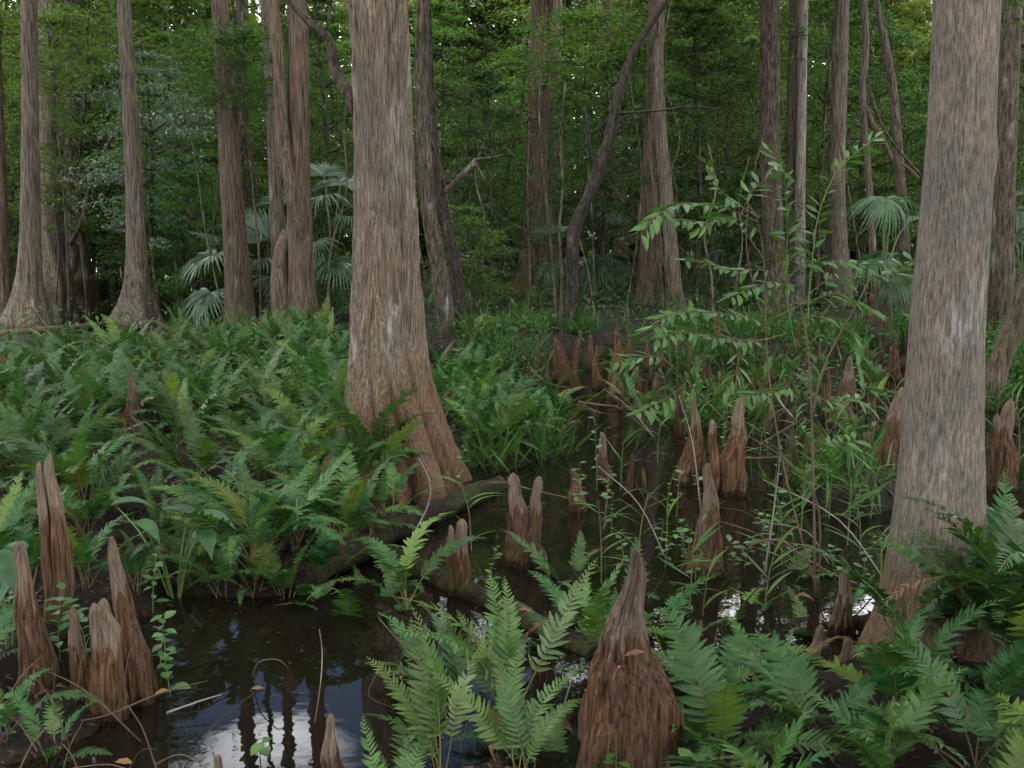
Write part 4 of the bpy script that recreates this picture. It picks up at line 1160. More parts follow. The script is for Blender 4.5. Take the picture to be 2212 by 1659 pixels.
rod('fallen_log', [G(820, 1190, 0.04), G(900, 1225, 0.03), G(1050, 1300, 0.0), G(1190, 1368, 0.0), G(1290, 1425, -0.03)], 0.055, 0.075, 'log', 'dark log lying across the water from the pool to the big knee', 'log', 40, 22, 0.25)
rod('fallen_log', [G(640, 1250, 0.10), G(780, 1180, 0.09), G(900, 1120, 0.07), G(1010, 1075, 0.06), G(1080, 1050, 0.0)], 0.095, 0.075, 'log', 'thick rotting log at the foot of the thick cypress', 'log', 40, 24, 0.3)
rod('fallen_log', [G(-40, 725, 0.05), G(60, 716, 0.09), G(160, 706, 0.1), G(270, 694, 0.05)], 0.08, 0.04, 'twig', 'pale thin log floating in the left channel', 'log', 16, 10)
rod('broken_root', [G(712, 960, 0.1), PT(712, 925, G(712, 960).y), PT(722, 895, G(712, 960).y)], 0.05, 0.06, 'knee', 'broken brown root stub between ferns and the thick cypress', 'root', 8, 10)
rod('broken_root', [G(655, 1150, 0.1), PT(672, 1105, G(655, 1150).y), PT(705, 1080, G(655, 1150).y + .1)], 0.035, 0.06, 'knee_near', 'orange rotten root stub in the front of the fern bed', 'root', 10, 10)
for i, (uu, uv, du, dv) in enumerate([(1900, 1390, -160, 60), (1930, 1430, -130, 110), (1985, 1450, -60, 110), (2060, 1450, 10, 100), (2120, 1420, 90, 60), (1890, 1340, -140, 10)]):
    rod('surface_root', [G(uu + 60, uv - 50, 0.14), G(uu, uv, 0.07), G(uu + du * .35, uv + dv * .35, 0.05), G(uu + du * .7 + 14, uv + dv * .7, 0.035), G(uu + du, uv + dv, -0.05)], 0.055, 0.008, 'knee_near',
        'reddish root running out from the right cypress, %s from left' % ORD[[1, 2, 3, 4, 5, 0][i]], 'root', 12, 9, group='roots of the right cypress')

# ------------------------------------------------------------------ fan palms
def gen_fan(seed, rad=0.7, segs=34, spread=R(255), droop=0.5, mat='palm'):
    r = random.Random(seed)
    b = MB()
    # the leaf stalk comes along -x up to the origin, blade opens towards +x
    for i in range(segs):
        f = i / (segs - 1) - 0.5
        a = f * spread
        L = rad * (0.72 + 0.28 * math.cos(a * 0.55)) * r.uniform(0.93, 1.05)
        q = np.array([0.0, 0.25, 0.5, 0.75, 1.0])
        rad_d = np.array([math.cos(a), math.sin(a), 0.0])
        tan = np.array([-math.sin(a), math.cos(a), 0.0])
        hw = L * np.array([0.0, 0.25, 0.5, 0.36, 0.0]) * (spread / segs) * 0.62
        hw[3] = min(hw[3], 0.016)
        cup = 0.22 * abs(math.sin(a)) * L
        dr = droop * r.uniform(0.7, 1.3)
        zc = cup * q - dr * L * q ** 2.6 - 0.35 * L * q * (1 - math.cos(a * 0.5)) * 0.3
        c = rad_d * (L * q * (1 - 0.12 * dr * q))[:, None]
        c[:, 2] = zc
        fold = hw * 0.75
        e1 = c + tan * hw[:, None] + np.array([0, 0, 1]) * fold[:, None]
        e2 = c - tan * hw[:, None] + np.array([0, 0, 1]) * fold[:, None]
        V = np.stack([e1, c, e2], 1).reshape(-1, 3)
        ff = []
        for g in range(4):
            k = g * 3
            ff += [(k, k + 1, k + 4, k + 3), (k + 1, k + 2, k + 5, k + 4)]
        b.add(V, [np.array(ff)])
    return b.build('fan_leaf', M[mat], smooth=False)
FANS = [gen_fan(700, 0.75, 36, R(250), 0.55), gen_fan(701, 0.7, 34, R(230), 0.8), gen_fan(702, 0.75, 36, R(220), 0.25), gen_fan(703, 0.9, 36, R(235), 0.35, 'palm_silver'), gen_fan(704, 0.85, 34, R(220), 0.5, 'palm_silver'), gen_fan(705, 0.9, 36, R(210), 0.2, 'palm_silver')]

pr_ = random.Random(55)
def palm(label, u, vb, leaves, stem_h=0.5, stem_r=0.09, scale=1.0):
    """leaves: (u, v, depth offset, facing azimuth, pitch, fan kind, size); fan hub seen at (u, v)"""
    g = G(u, vb)
    root = thing('fan_palm', label, 'palm', (g.x, g.y, max(0, gz(g.x, g.y))), 0, 'fan palms')
    sb = MB().tube([(0, 0, -0.2), (0.02, 0, stem_h * .5), (0, 0.02, stem_h)], [stem_r * 1.2, stem_r, stem_r * 0.8], 10, lump=0.3)
    link('stem', sb.build('stem', M['bark_dark']), root)
    base = np.array([0, 0, stem_h * 0.9])
    for lu, lv, dy, az, pit, kind, s in leaves:
        p = PT(lu, lv, g.y + dy)
        hub = np.array([p.x - g.x, p.y - g.y, p.z - root.location.z])
        mid_ = (base + hub) / 2 + np.array([0, 0, 0.15 * np.linalg.norm(hub - base)])
        fr_ = link('frond', FANS[kind], root, hub, (0, 0, 0), (s,) * 3)
        fr_.rotation_euler = (Matrix.Rotation(az, 4, 'Z') @ Matrix.Rotation(pit, 4, 'Y')).to_euler()
        me = MB().tube(smooth_path([base, mid_, hub], 8), np.linspace(0.016, 0.009, 8), 5).build('leaf_stalk', M['stem'])
        link('leaf_stalk', me, root)
    return root
# az: 0 = +x (right), -pi/2 = towards the camera
D = R
palm('low fan palm with two silvery drooping fans left of the fan palm cypress', 520, 690, [(468, 548, -0.8, D(-140), 0.35, 3, 1.26), (455, 632, -1.0, D(-125), 0.5, 4, 1.16), (470, 525, -0.2, D(175), -0.5, 5, 0.83), (480, 560, 0.3, D(150), 0.2, 3, 0.99), (430, 650, -0.6, D(160), 0.6, 3, 0.88)])
palm('upright fan palm with glossy fans beside the forked cypress', 585, 690, [(578, 520, 0.1, D(120), -0.9, 5, 1.32), (560, 500, 0.4, D(170), -0.3, 3, 1.21), (600, 440, 0.8, D(60), -0.6, 5, 0.99), (590, 600, -0.3, D(-30), 0.5, 4, 0.99), (570, 560, -0.2, D(-100), -0.1, 4, 0.88), (625, 520, 0.3, D(30), 0.0, 3, 0.99)], stem_h=0.9)
palm('fan palm with pale bent fan between forked and thick cypress', 722, 700, [(702, 425, -0.2, D(-150), 0.15, 4, 1.10), (735, 400, 0.2, D(60), -0.4, 3, 1.21), (750, 470, 0.2, D(0), 0.2, 4, 0.99), (680, 520, -0.3, D(-120), 0.4, 4, 0.88), (720, 560, -0.3, D(-60), 0.4, 4, 0.99), (700, 380, 0.3, D(120), -0.6, 5, 0.88)], stem_h=1.3, stem_r=0.14)
palm('shaded fan palm peeping out right of the thin bending trunk', 985, 680, [(1000, 550, -0.2, D(-10), 0.3, 0, 1.0), (995, 610, -0.3, D(-20), 0.6, 1, 1.0), (965, 580, 0.2, D(190), 0.3, 0, 1.0), (1000, 500, 0.4, D(70), -0.4, 2, 0.8)])
palm('fan palm with pale half-open fan left of the stout central cypress', 1085, 640, [(1062, 510, -0.2, D(140), -0.8, 2, 1.0), (1100, 540, 0.2, D(40), 0.2, 0, 1.0), (1060, 570, 0, D(190), 0.5, 1, 0.9)])
palm('fan palm right of the stout central cypress', 1205, 650, [(1195, 510, 0, D(100), -0.6, 2, 1.2), (1215, 500, 0, D(60), -0.5, 0, 1.1), (1190, 570, -0.3, D(-120), 0.5, 1, 1.1), (1230, 560, 0.2, D(0), 0.4, 1, 1.0)])
palm('wide dark fan palm below the narrow reddish trunk', 1300, 655, [(1290, 570, -0.5, D(-110), 0.45, 0, 1.4), (1320, 555, -0.2, D(-40), 0.3, 0, 1.4), (1260, 560, 0, D(200), 0.4, 0, 1.3), (1340, 520, 0.3, D(30), -0.2, 2, 1.2), (1300, 490, 0.3, D(90), -0.8, 2, 1.3)])
palm('small blue-green fan palm left of the wide mottled trunk', 1560, 640, [(1556, 545, -0.2, D(-80), 0.4, 1, 1.0), (1580, 560, 0, D(0), 0.4, 1, 0.8), (1535, 560, 0, D(200), 0.4, 1, 0.8)])
palm('big fan palm with spreading comb-like fans left of the right cypress', 1900, 770, [(1905, 428, 0.0, D(-170), 0.0, 0, 0.85), (1912, 430, -0.4, D(-80), 0.5, 1, 0.81), (1930, 430, 0.2, D(10), 0.25, 0, 0.77), (1885, 560, -0.5, D(-150), 0.1, 1, 0.81), (1930, 550, 0.2, D(140), -0.2, 0, 0.77), (1945, 600, -0.5, D(-140), 0.55, 1, 0.81), (1960, 480, 0.4, D(40), -0.3, 2, 0.94)], stem_h=1.2, stem_r=0.15)
palm('fan palm at the right picture edge behind the black trunk', 2200, 740, [(2195, 450, 0, D(-90), 0.3, 1, 1.1), (2220, 420, 0.2, D(60), -0.4, 0, 1.1), (2180, 500, -0.2, D(200), 0.4, 0, 1.0)], stem_h=1.0)
for i, (u, vb, s) in enumerate([(1400, 590, 1.2), (1010, 590, 1.2), (1480, 600, 1.2), (1760, 600, 1.2), (640, 600, 1.2)]):
    palm('dim distant fan palm deep in the forest, %s from left' % ORD[[2, 1, 3, 4, 0][i]], u, vb, [(u + pr_.uniform(-30, 30), vb - pr_.uniform(60, 110), pr_.uniform(-.5, .5), pr_.uniform(0, 6.28), pr_.uniform(-.4, .5), pr_.randrange(3), s * 1.2) for _ in range(6)])

# ------------------------------------------------------------------ the tall leafy shrub by the right knees
def gen_leaf(L, wd, nseg=6, fold=0.25, droop=0.15, mat='shrub', name='leaf', wave=0.0, base=0.08):
    q = np.linspace(0, 1, nseg + 1)
    w = wd * np.sin(np.pi * q ** 0.85) ** 0.9
    c = np.stack([L * (base + (1 - base) * q), 0.06 * L * np.sin(q * 3), -droop * L * q ** 2], 1)
    rip = wave * w * np.sin(q * 14)
    e1 = c + np.stack([0 * q, w, fold * w + rip], 1)
    e2 = c + np.stack([0 * q, -w, fold * w - rip], 1)
    V = np.stack([e1, c, e2], 1).reshape(-1, 3)
    f = []
    for g in range(nseg):
        a = g * 3
        f += [(a, a + 1, a + 4, a + 3), (a + 1, a + 2, a + 5, a + 4)]
    b = MB().add(V, [np.array(f)])
    b.add([(0, 0.0012, 0), (0, -0.0012, 0), (L * (base + .05), -0.0012, 0), (L * (base + .05), 0.0012, 0)], [np.array([(0, 1, 2, 3)])])
    return b.build(name, M[mat])
SH = [gen_leaf(0.105, 0.0135, droop=0.1), gen_leaf(0.09, 0.0145, droop=0.25), gen_leaf(0.115, 0.012, droop=0.05), gen_leaf(0.075, 0.016, droop=0.0)]

def orient(o, d, roll, up=(0, 0, 1)):
    d = Vector(d).normalized()
    y = Vector(up).cross(d)
    if y.length < 1e-4: y = Vector((1, 0, 0))
    y.normalize()
    z = d.cross(y)
    m = Matrix((d, y, z)).transposed().to_4x4() @ Matrix.Rotation(roll, 4, 'X')
    o.rotation_euler = m.to_euler()

def leafy(label, name, cat, base, branches, leaves, mat_b, r0, gap, size=(0.8, 1.2), seed=1, group=None, droop=0.1, leaf_from=0.25):
    r = random.Random(seed)
    root = thing(name, label, cat, base, 0, group)
    for br in branches:
        pix, ys, rr, bare = br
        P = np.array([tuple(PT(u, v, yy) - Vector(base)) for (u, v), yy in zip(pix, ys)])
        k = max(8, len(pix) * 5)
        path = smooth_path(P, k)
        bo = link('branch', MB().tube(path, np.linspace(rr, rr * 0.4, k), 5, lump=0.2, seed=int(pix[0][0])).build('branch', M[mat_b if not bare == 'green' else 'stem']), root)
        if bare is True: continue
        seg = np.linalg.norm(np.diff(path, axis=0), axis=1)
        cum = np.concatenate([[0], np.cumsum(seg)])
        t = cum[-1] * leaf_from
        sidef = 1
        while t <= cum[-1]:
            j = min(len(path) - 2, int(np.searchsorted(cum, t) - 1))
            j = max(0, j)
            p = path[j] + (path[j + 1] - path[j]) * ((t - cum[j]) / (seg[j] + 1e-9))
            tg = (path[j + 1] - path[j]) / (seg[j] + 1e-9)
            s = np.cross(tg, [0, -0.3, 1]); s /= np.linalg.norm(s) + 1e-9
            d = s * sidef + tg * r.uniform(0.5, 1.1) + np.array([r.uniform(-.35, .35), r.uniform(-.5, .3), r.uniform(-0.35, 0.25) - droop])
            o = link('leaf', leaves[r.randrange(len(leaves))], bo, p)
            orient(o, d, r.uniform(-0.7, 0.7))
            sc_ = r.uniform(*size)
            o.scale = (sc_, sc_, sc_)
            sidef = -sidef
            t += gap * r.uniform(0.6, 1.3)
    return root

ys = G(1757, 1290).y
B_ = lambda pix, y0, y1, rr, bare=False: (pix, list(np.linspace(y0, y1, len(pix))), rr, bare)
shrub_base = G(1760, 1295)
leafy('tall airy shrub with narrow bright leaves left of the right cypress', 'shrub', 'shrub', shrub_base, [
    B_([(1762, 1290), (1757, 1028), (1750, 817), (1738, 700), (1722, 640)], ys, ys, 0.009, True),
    B_([(1753, 900), (1785, 781), (1852, 655), (1880, 600)], ys, ys + .1, 0.007, True),
    B_([(1768, 1280), (1767, 1095), (1700, 996), (1581, 919), (1490, 830), (1433, 774)], ys, ys - .3, 0.006, True),
    B_([(1765, 1280), (1700, 1040), (1660, 800), (1651, 569), (1635, 468)], ys, ys - .2, 0.006, True),
    B_([(1720, 760), (1698, 640), (1698, 575), (1701, 477), (1692, 372), (1663, 320)], ys, ys - .2, 0.004, 'green'),
    B_([(1745, 700), (1749, 625), (1759, 523), (1771, 455), (1805, 375), (1850, 330), (1895, 295)], ys, ys + .1, 0.004, 'green'),
    B_([(1640, 480), (1574, 452), (1510, 440), (1463, 443), (1420, 464), (1383, 508)], ys - .2, ys - .6, 0.003),
    B_([(1640, 470), (1586, 437), (1552, 406), (1534, 366), (1528, 345)], ys - .2, ys - .3, 0.003),
    B_([(1636, 470), (1614, 427), (1663, 381), (1691, 366)], ys - .2, ys - .1, 0.003),
    B_([(1640, 500), (1580, 470), (1520, 478), (1460, 475)], ys - .2, ys - .4, 0.003),
    B_([(1650, 560), (1600, 490), (1560, 470), (1500, 500)], ys - .2, ys, 0.003),
    B_([(1665, 640), (1666, 588), (1574, 582), (1528, 569), (1480, 560)], ys - .15, ys - .3, 0.003),
    B_([(1680, 640), (1720, 580), (1759, 566), (1851, 569), (1944, 569)], ys - .1, ys + .2, 0.003),
    B_([(1722, 660), (1805, 634), (1851, 655), (1900, 677)], ys, ys + .2, 0.003),
    B_([(1722, 665), (1780, 610), (1850, 600), (1930, 590), (1975, 560)], ys, ys + .3, 0.003),
    B_([(1722, 662), (1651, 692), (1574, 677), (1494, 674), (1444, 680), (1404, 714)], ys, ys - .5, 0.003),
    B_([(1700, 720), (1635, 736), (1568, 733), (1481, 717), (1414, 733)], ys, ys - .5, 0.003),
    B_([(1722, 650), (1690, 610), (1630, 620), (1580, 640)], ys, ys - .3, 0.003),
    B_([(1730, 680), (1790, 690), (1840, 720), (1850, 760), (1855, 800)], ys, ys + .1, 0.003),
    B_([(1455, 790), (1420, 770), (1370, 775), (1320, 785)], ys - .3, ys - .4, 0.003),
    B_([(1480, 830), (1440, 860), (1400, 880), (1370, 895)], ys - .3, ys - .4, 0.003),
    B_([(1600, 730), (1590, 800), (1560, 850)], ys - .3, ys - .3, 0.002),
    B_([(1740, 800), (1690, 840), (1640, 850), (1600, 860)], ys, ys - .2, 0.002),
    B_([(1750, 850), (1800, 870), (1840, 860), (1880, 880)], ys, ys + .1, 0.002),
    B_([(1755, 950), (1800, 960), (1850, 950)], ys, ys + .1, 0.002),
    ], SH, 'twig', 0.008, 0.020, (0.75, 1.2), seed=9)

# ------------------------------------------------------------------ broad-bladed grasses, arrow-leaved plants, small herbs
BL = [gen_leaf(0.24, 0.011, 8, 0.35, d_, 'blade', 'leaf', base=0.0) for d_ in (0.1, 0.3, 0.6)]
gr = random.Random(66)
def grass(label, u, vb, vt, n=6, lean_=0.0, s=1.0, group=None):
    g = G(u, vb)
    root = thing('broad_leaved_plant', label, 'grass plant', (g.x, g.y, 0), 0, group)
    h = PT(u, vt, g.y).z
    path = smooth_path([(0, 0, -0.1), (lean_ * 0.3, 0, h * 0.45), (lean_, gr.uniform(-.05, .05), h * 0.8)], 10)
    link('stem', MB().tube(path, np.linspace(0.0045, 0.002, 10), 5).build('stem', M['stem']), root)
    for i in range(n):
        t = 0.3 + 0.7 * i / (n - 1)
        p = path[min(9, int(t * 9))]
        a = gr.choice([0, math.pi]) + gr.uniform(-0.8, 0.8) if n > 3 else gr.uniform(0, 6.28)
        o = link('leaf', BL[gr.randrange(3)], root, p)
        orient(o, (math.cos(a), math.sin(a), gr.uniform(0.5, 1.5)), gr.uniform(-.3, .3))
        k_ = s * gr.uniform(0.75, 1.25)
        o.scale = (k_, k_, k_)
    return root
gl = []
for u, vb, vt, n, ln in [(1300, 1260, 1030, 6, -0.03), (1375, 1250, 1020, 7, 0.06), (1490, 1310, 1080, 8, 0.03), (1515, 1330, 1160, 6, 0.08), (1440, 1180, 1060, 5, 0), (1110, 1200, 1090, 4, -0.05), (1020, 1190, 1010, 5, -0.06),
        (1690, 1220, 1060, 6, -0.04), (1660, 1200, 1080, 5, 0.04), (1730, 1150, 960, 6, 0.02), (1790, 1120, 930, 6, 0.03), (1830, 1180, 1000, 7, 0.02), (1880, 1120, 960, 6, 0.05), (1860, 1200, 1050, 6, -0.05), (1600, 1000, 850, 6, -0.02), (1560, 960, 830, 5, 0.04), (1640, 1010, 880, 5, 0.03),
        (1720, 1010, 850, 6, -0.03), (1800, 1000, 840, 6, 0.02), (2180, 960, 800, 7, 0.0), (2200, 1020, 830, 7, -0.05), (2150, 940, 820, 6, 0.02), (1930, 930, 800, 5, 0), (1550, 900, 770, 5, 0.02), (1420, 1000, 880, 5, 0.02), (1340, 1060, 930, 4, 0.02), (1760, 900, 780, 5, 0.02), (1880, 860, 760, 5, -0.02), (1900, 1290, 1130, 5, 0.0), (1650, 1320, 1180, 5, 0.05), (1680, 880, 780, 5, 0.02)]:
    gl.append((grass('x', u, vb, vt, n + 1, ln, 0.85), u))
auto_labels(gl, [(1430, 'stout orange knee'), (1650, 'shrub foot'), (1850, 'large forked knee'), (2100, 'right cypress')], 'broad-bladed grass plant', 'broad-bladed grasses in the water')

def gen_arum(L, seed):
    q = np.linspace(0, 1, 9)
    w = L * np.array([0.02, 0.22, 0.27, 0.26, 0.22, 0.165, 0.105, 0.045, 0])
    c = np.stack([L * q, 0 * q, 0.10 * L * np.sin(q * 3) - 0.25 * L * q ** 2], 1)
    sw = np.array([-0.12, -0.14, -0.04, 0, 0, 0, 0, 0, 0]) * L
    e1 = c + np.stack([sw, w, 0.3 * w], 1)
    e2 = c + np.stack([sw, -w, 0.3 * w], 1)
    V = np.stack([e1, c, e2], 1).reshape(-1, 3)
    f = []
    for g in range(8):
        a = g * 3
        f += [(a, a + 1, a + 4, a + 3), (a + 1, a + 2, a + 5, a + 4)]
    return MB().add(V, [np.array(f)]).build('leaf', M['arum'])
AR = [gen_arum(0.19, 1), gen_arum(0.23, 2), gen_arum(0.16, 3)]
def arum(label, u, vb, leaves):
    g = G(u, vb)
    root = thing('arrow_leaved_plant', label, 'plant', (g.x, g.y, 0), 0)
    for lu, lv, dy, az, pit, k in leaves:
        p = PT(lu, lv, g.y + dy) - Vector((g.x, g.y, 0))
        path = smooth_path([(0, 0, -.1), tuple(p * 0.5 + Vector((0, 0, .06))), tuple(p)], 8)
        st = link('leaf_stalk', MB().tube(path, np.linspace(0.007, 0.004, 8), 5).build('leaf_stalk', M['stem']), root)
        o = link('leaf', AR[k], st, p)
        o.rotation_euler = (Matrix.Rotation(az, 4, 'Z') @ Matrix.Rotation(pit, 4, 'Y')).to_euler()
arum('arrow-leaved plant with broad bluish leaves behind the cloud reflection', 380, 1290, [(250, 1092, 0.2, D(20), 0.0, 1), (300, 1130, 0.0, D(-30), 0.35, 0), (410, 1110, 0.1, D(170), -0.1, 1), (430, 1115, 0, D(-10), 0.1, 1), (440, 1150, -0.1, D(-60), 0.4, 0), (330, 1180, -0.1, D(-150), 0.3, 2)])
arum('arrow-leaved plant with large leaf at the left picture edge', 20, 1440, [(-10, 1200, -.1, D(-40), 0.5, 1), (5, 1250, 0, D(-80), 0.4, 1), (45, 1190, 0.1, D(150), 0.0, 0)])
arum('arrow-leaved plant with pointed leaves in front of the right cypress', 2060, 1440, [(2070, 1230, 0, D(-95), 0.9, 1), (2125, 1340, -0.1, D(-80), 0.9, 0), (2030, 1300, 0, D(-120), 0.5, 2)])

HB = [gen_leaf(0.055, 0.014, 4, 0.2, 0.1, 'herb'), gen_leaf(0.045, 0.014, 4, 0.2, 0.2, 'herb'), gen_leaf(0.065, 0.017, 4, 0.2, 0.15, 'herb')]
hr = random.Random(91)
def herb(label, u, vb, vt, ln=0.0, n=10, s=1.0, group=None, zb=None):
    g = G(u, vb)
    z = max(0, gz(g.x, g.y))
    root = thing('small_herb', label, 'herb', (g.x, g.y, z), 0, group)
    h = max(0.08, PT(u, vt, g.y).z - z)
    path = smooth_path([(0, 0, -0.05), (ln * 0.3, hr.uniform(-.03, .03), h * 0.5), (ln, hr.uniform(-.05, .05), h)], 10)
    st = link('stem', MB().tube(path, np.linspace(0.003, 0.0013, 10), 4).build('stem', M['stem']), root)
    for i in range(n):
        t = 0.3 + 0.7 * i / max(1, n - 1)
        p = path[min(9, int(t * 9))]
        a = i * 2.6 + hr.uniform(-.5, .5)
        o = link('leaf', HB[hr.randrange(3)], root, p)
        orient(o, (math.cos(a), math.sin(a), hr.uniform(-0.1, 0.5)), hr.uniform(-.4, .4))
        k_ = s * hr.uniform(0.75, 1.3)
        o.scale = (k_, k_, k_)
    return root
herb('leafy herb twined in front of the left-edge tall knee', 130, 1430, 1270, 0.05, 14, 1.3)
herb('leafy herb left of the left-edge tall knee', 30, 1420, 1280, -0.02, 12, 1.3)
herb('leafy herb over the short slim knee of the left cluster', 190, 1450, 1290, -0.06, 14, 1.3)
herb('leafy herb at the right side of the crooked knee', 345, 1440, 1330, 0.03, 12, 1.3)
herb('leafy herb with heart-like leaves at the pool rim by the cloud reflection', 370, 1500, 1370, -0.02, 10, 1.4)
herb('leafy herb in the bottom left corner', 20, 1600, 1500, 0.02, 10, 1.2)
herb('low herb over the left cluster by the arrow leaves', 330, 1330, 1200, 0.04, 14, 1.3)
herb('light green herb tuft in black water below the fern island', 1250, 1120, 1000, 0.0, 18, 1.0)
herb('second light green herb tuft right of the fern island', 1290, 1060, 900, -0.03, 12, 1.0)
herb('thin herb at the right foot of the thick cypress', 990, 1080, 960, 0.05, 12, 0.9)
herb('short herb on the rotting log', 870, 1150, 1090, 0.03, 10, 0.9)
herb('small herb between twin knee and double knee', 1060, 1260, 1180, 0.03, 10, 0.9)
herb('big-leaved herb at the bottom in front of the big knee', 1330, 1780, 1590, 0.0, 12, 1.1)
herb('pale herb at the bottom right of the big knee', 1500, 1800, 1640, 0.0, 10, 1.2)
herb('tiny floating herb in the pool blue reflection', 560, 1640, 1600, 0.02, 5, 1.2)
hl = []
for i in range(52):
    u = 1300 + 600 * hr.random()
    vb = 850 + 420 * hr.random()
    hl.append((herb('x', u, vb, vb - hr.uniform(50, 120), hr.uniform(-.06, .06), hr.randint(7, 12), 1.0), u))
auto_labels(hl, [(1363, 'dark leaning knee'), (1430, 'bulbous knee'), (1510, 'stout orange knee'), (1590, 'forked bent knee'), (1660, 'pale curved stick'), (1740, 'shrub foot'), (1820, 'long-necked knee')], 'thin swamp herb', 'herbs among the right knees')

# saplings: thin bare stems in the middle distance
sl_ = []
sr = random.Random(15)
for i in range(70):
    u = -20 + 2250 * (i + sr.random()) / 70
    d = sr.uniform(17, 34) if not (u < 480) else sr.uniform(26, 40)
    x = (u - CX) / W * d
    h = sr.uniform(3, 8)
    P = [(0, 0, -.2)]
    for k in range(1, 5):
        P.append((P[-1][0] + sr.uniform(-.42, .42), P[-1][1] + sr.uniform(-.3, .3), h * k / 4))
    root = thing('sapling', 'x', 'sapling', (x, d, max(0, gz(x, d))), 0, 'thin bare saplings')
    r0 = sr.uniform(0.012, 0.034)
    path = smooth_path(P, 18)
    link('stem', MB().tube(path, np.linspace(r0, r0 * .35, 18), 5, lump=.2).build('stem', M[sr.choice(['bark_dark', 'bark_dark', 'bark_grey', 'bark_dark'])]), root)
    for q in range(sr.randint(2, 4)):
        j = sr.randint(5, 15)
        e = path[j] + np.array([sr.uniform(-1, 1), sr.uniform(-.5, .5), sr.uniform(.1, .8)])
        link('twig', MB().tube(smooth_path([path[j], (path[j] + e) / 2 + np.array([0, 0, -.06]), e], 7), np.linspace(r0 * .4, .004, 7), 4).build('twig', M['bark_dark']), root)
    sl_.append((root, u))
auto_labels(sl_, MARKS, 'thin bare sapling', 'thin bare saplings')

# hanging vines
for lab, pix, y, r in [('dark vine hanging straight left of the fan palm cypress', [(482, 300), (470, 400), (462, 480), (455, 555)], 22, 0.03),
        ('long dark vine stem slanting beside the fan palm cypress', [(500, -20), (512, 120), (530, 260), (560, 420)], 24, 0.035),
        ('crooked vine climbing over the left channel', [(150, 530), (175, 480), (195, 400), (230, 320), (255, 270)], 30, 0.07),
        ('thin upright vine stem at the foot of the sinuous tree', [(1210, 740), (1212, 660), (1214, 580), (1208, 500), (1216, 400), (1210, 300), (1222, 180)], 15.2, 0.022),
        ('curly vine beside the shaggy buttressed cypress', [(1372, 480), (1366, 430), (1386, 390), (1392, 340)], 27, 0.05),
        ('looping vine below the dark angled stem', [(1880, 200), (1900, 260), (1930, 310), (1990, 380)], 20, 0.03)]:
    rod('vine', [PT(u, v, y) for u, v in pix], r, r * 0.7, 'bark_dark', lab, 'vine', 16, 6)

# ------------------------------------------------------------------ twigs and sticks
TW = [('reddish twig lying from the thick cypress to the double knee', [(1005, 1050, .12), (1080, 1042, .1), (1150, 1058, .08), (1240, 1080, .06), (1290, 1105, .0)], 0.008, 'twig'),
      ('pale forked twig rising at the foot of the thick cypress', [(890, 1160, .05), (925, 1090, .25), (928, 1040, .35), (905, 990, .45)], 0.006, 'twig_pale'),
      ('long brown twig between the forked knee and right cypress', [(1600, 990, .12), (1700, 985, .15), (1800, 960, .22), (1880, 915, .35), (1950, 905, .35)], 0.008, 'twig'),
      ('thin bent twig from the forked knee to the shrub', [(1640, 960, .1), (1690, 930, .15), (1740, 900, .2)], 0.005, 'twig'),
      ('curved pale stick beside the shrub foot', [(1675, 850, .45), (1690, 875, .38), (1712, 900, .30)], 0.012, 'twig_pale'),
      ('curly orange twig by the right root mass', [(1620, 1180, .25), (1640, 1170, .28), (1690, 1168, .3), (1730, 1200, .2), (1800, 1240, .1), (1850, 1260, .12)], 0.009, 'twig'),
      ('arched thin twig over the right black water', [(1600, 1310, .02), (1650, 1260, .2), (1720, 1220, .3)], 0.005, 'twig_dark'),
      ('low straight stick on the far water right of the island', [(1250, 868, .02), (1310, 876, .04), (1400, 880, .02)], 0.014, 'twig'),
      ('crooked twig above the crown-shaped knee', [(1040, 680, .5), (1120, 700, .5), (1180, 708, .5), (1185, 690, .6)], 0.014, 'twig'),
      ('looped twig left of the crown-shaped knee', [(1130, 770, .3), (1160, 810, .2), (1195, 830, .1), (1240, 838, .05)], 0.012, 'twig'),
      ('thin stick slanting out of the left knee cluster', [(150, 1560, .0), (230, 1545, .05), (340, 1500, .08), (450, 1470, .1)], 0.004, 'twig'),
      ('straight reed stem floating in the pool', [(360, 1540, .0), (430, 1515, .02), (480, 1500, .01)], 0.006, 'twig_pale'),
      ('bent twig ringing above the pool', [(545, 1460, .02), (560, 1430, .12), (600, 1425, .16), (625, 1445, .1)], 0.003, 'twig'),
      ('long slender dead frond stalk crossing the pool', [(818, 1335, .3), (900, 1430, .2), (960, 1510, .12), (1010, 1590, .05)], 0.003, 'twig'),
      ('upright thin reed in the pool middle', [(680, 1560, 0), (692, 1480, .2), (696, 1410, .35), (690, 1360, .45)], 0.0025, 'twig_pale'),
      ('dry stick jutting from the fern bed into the channel', [(130, 760, .1), (110, 720, .5), (90, 690, .8), (66, 660, 1.1)], 0.02, 'twig'),
      ('brown twig in the bottom right ferns', [(1990, 1600, .15), (2060, 1640, .2), (2120, 1700, .15)], 0.006, 'twig'),
      ('pale broken stick under the ferns right of the big knee', [(1450, 1470, .06), (1500, 1460, .1), (1560, 1440, .08)], 0.008, 'twig_pale'),
      ('bleached stick standing left of the big knee', [(1215, 1540, .1), (1225, 1500, .2), (1240, 1450, .3)], 0.004, 'twig_pale'),
      ('bare twig reaching left from the right cypress trunk', [(1985, 385, 2.25), (1965, 365, 2.3), (1945, 352, 2.33)], 0.008, 'twig')]
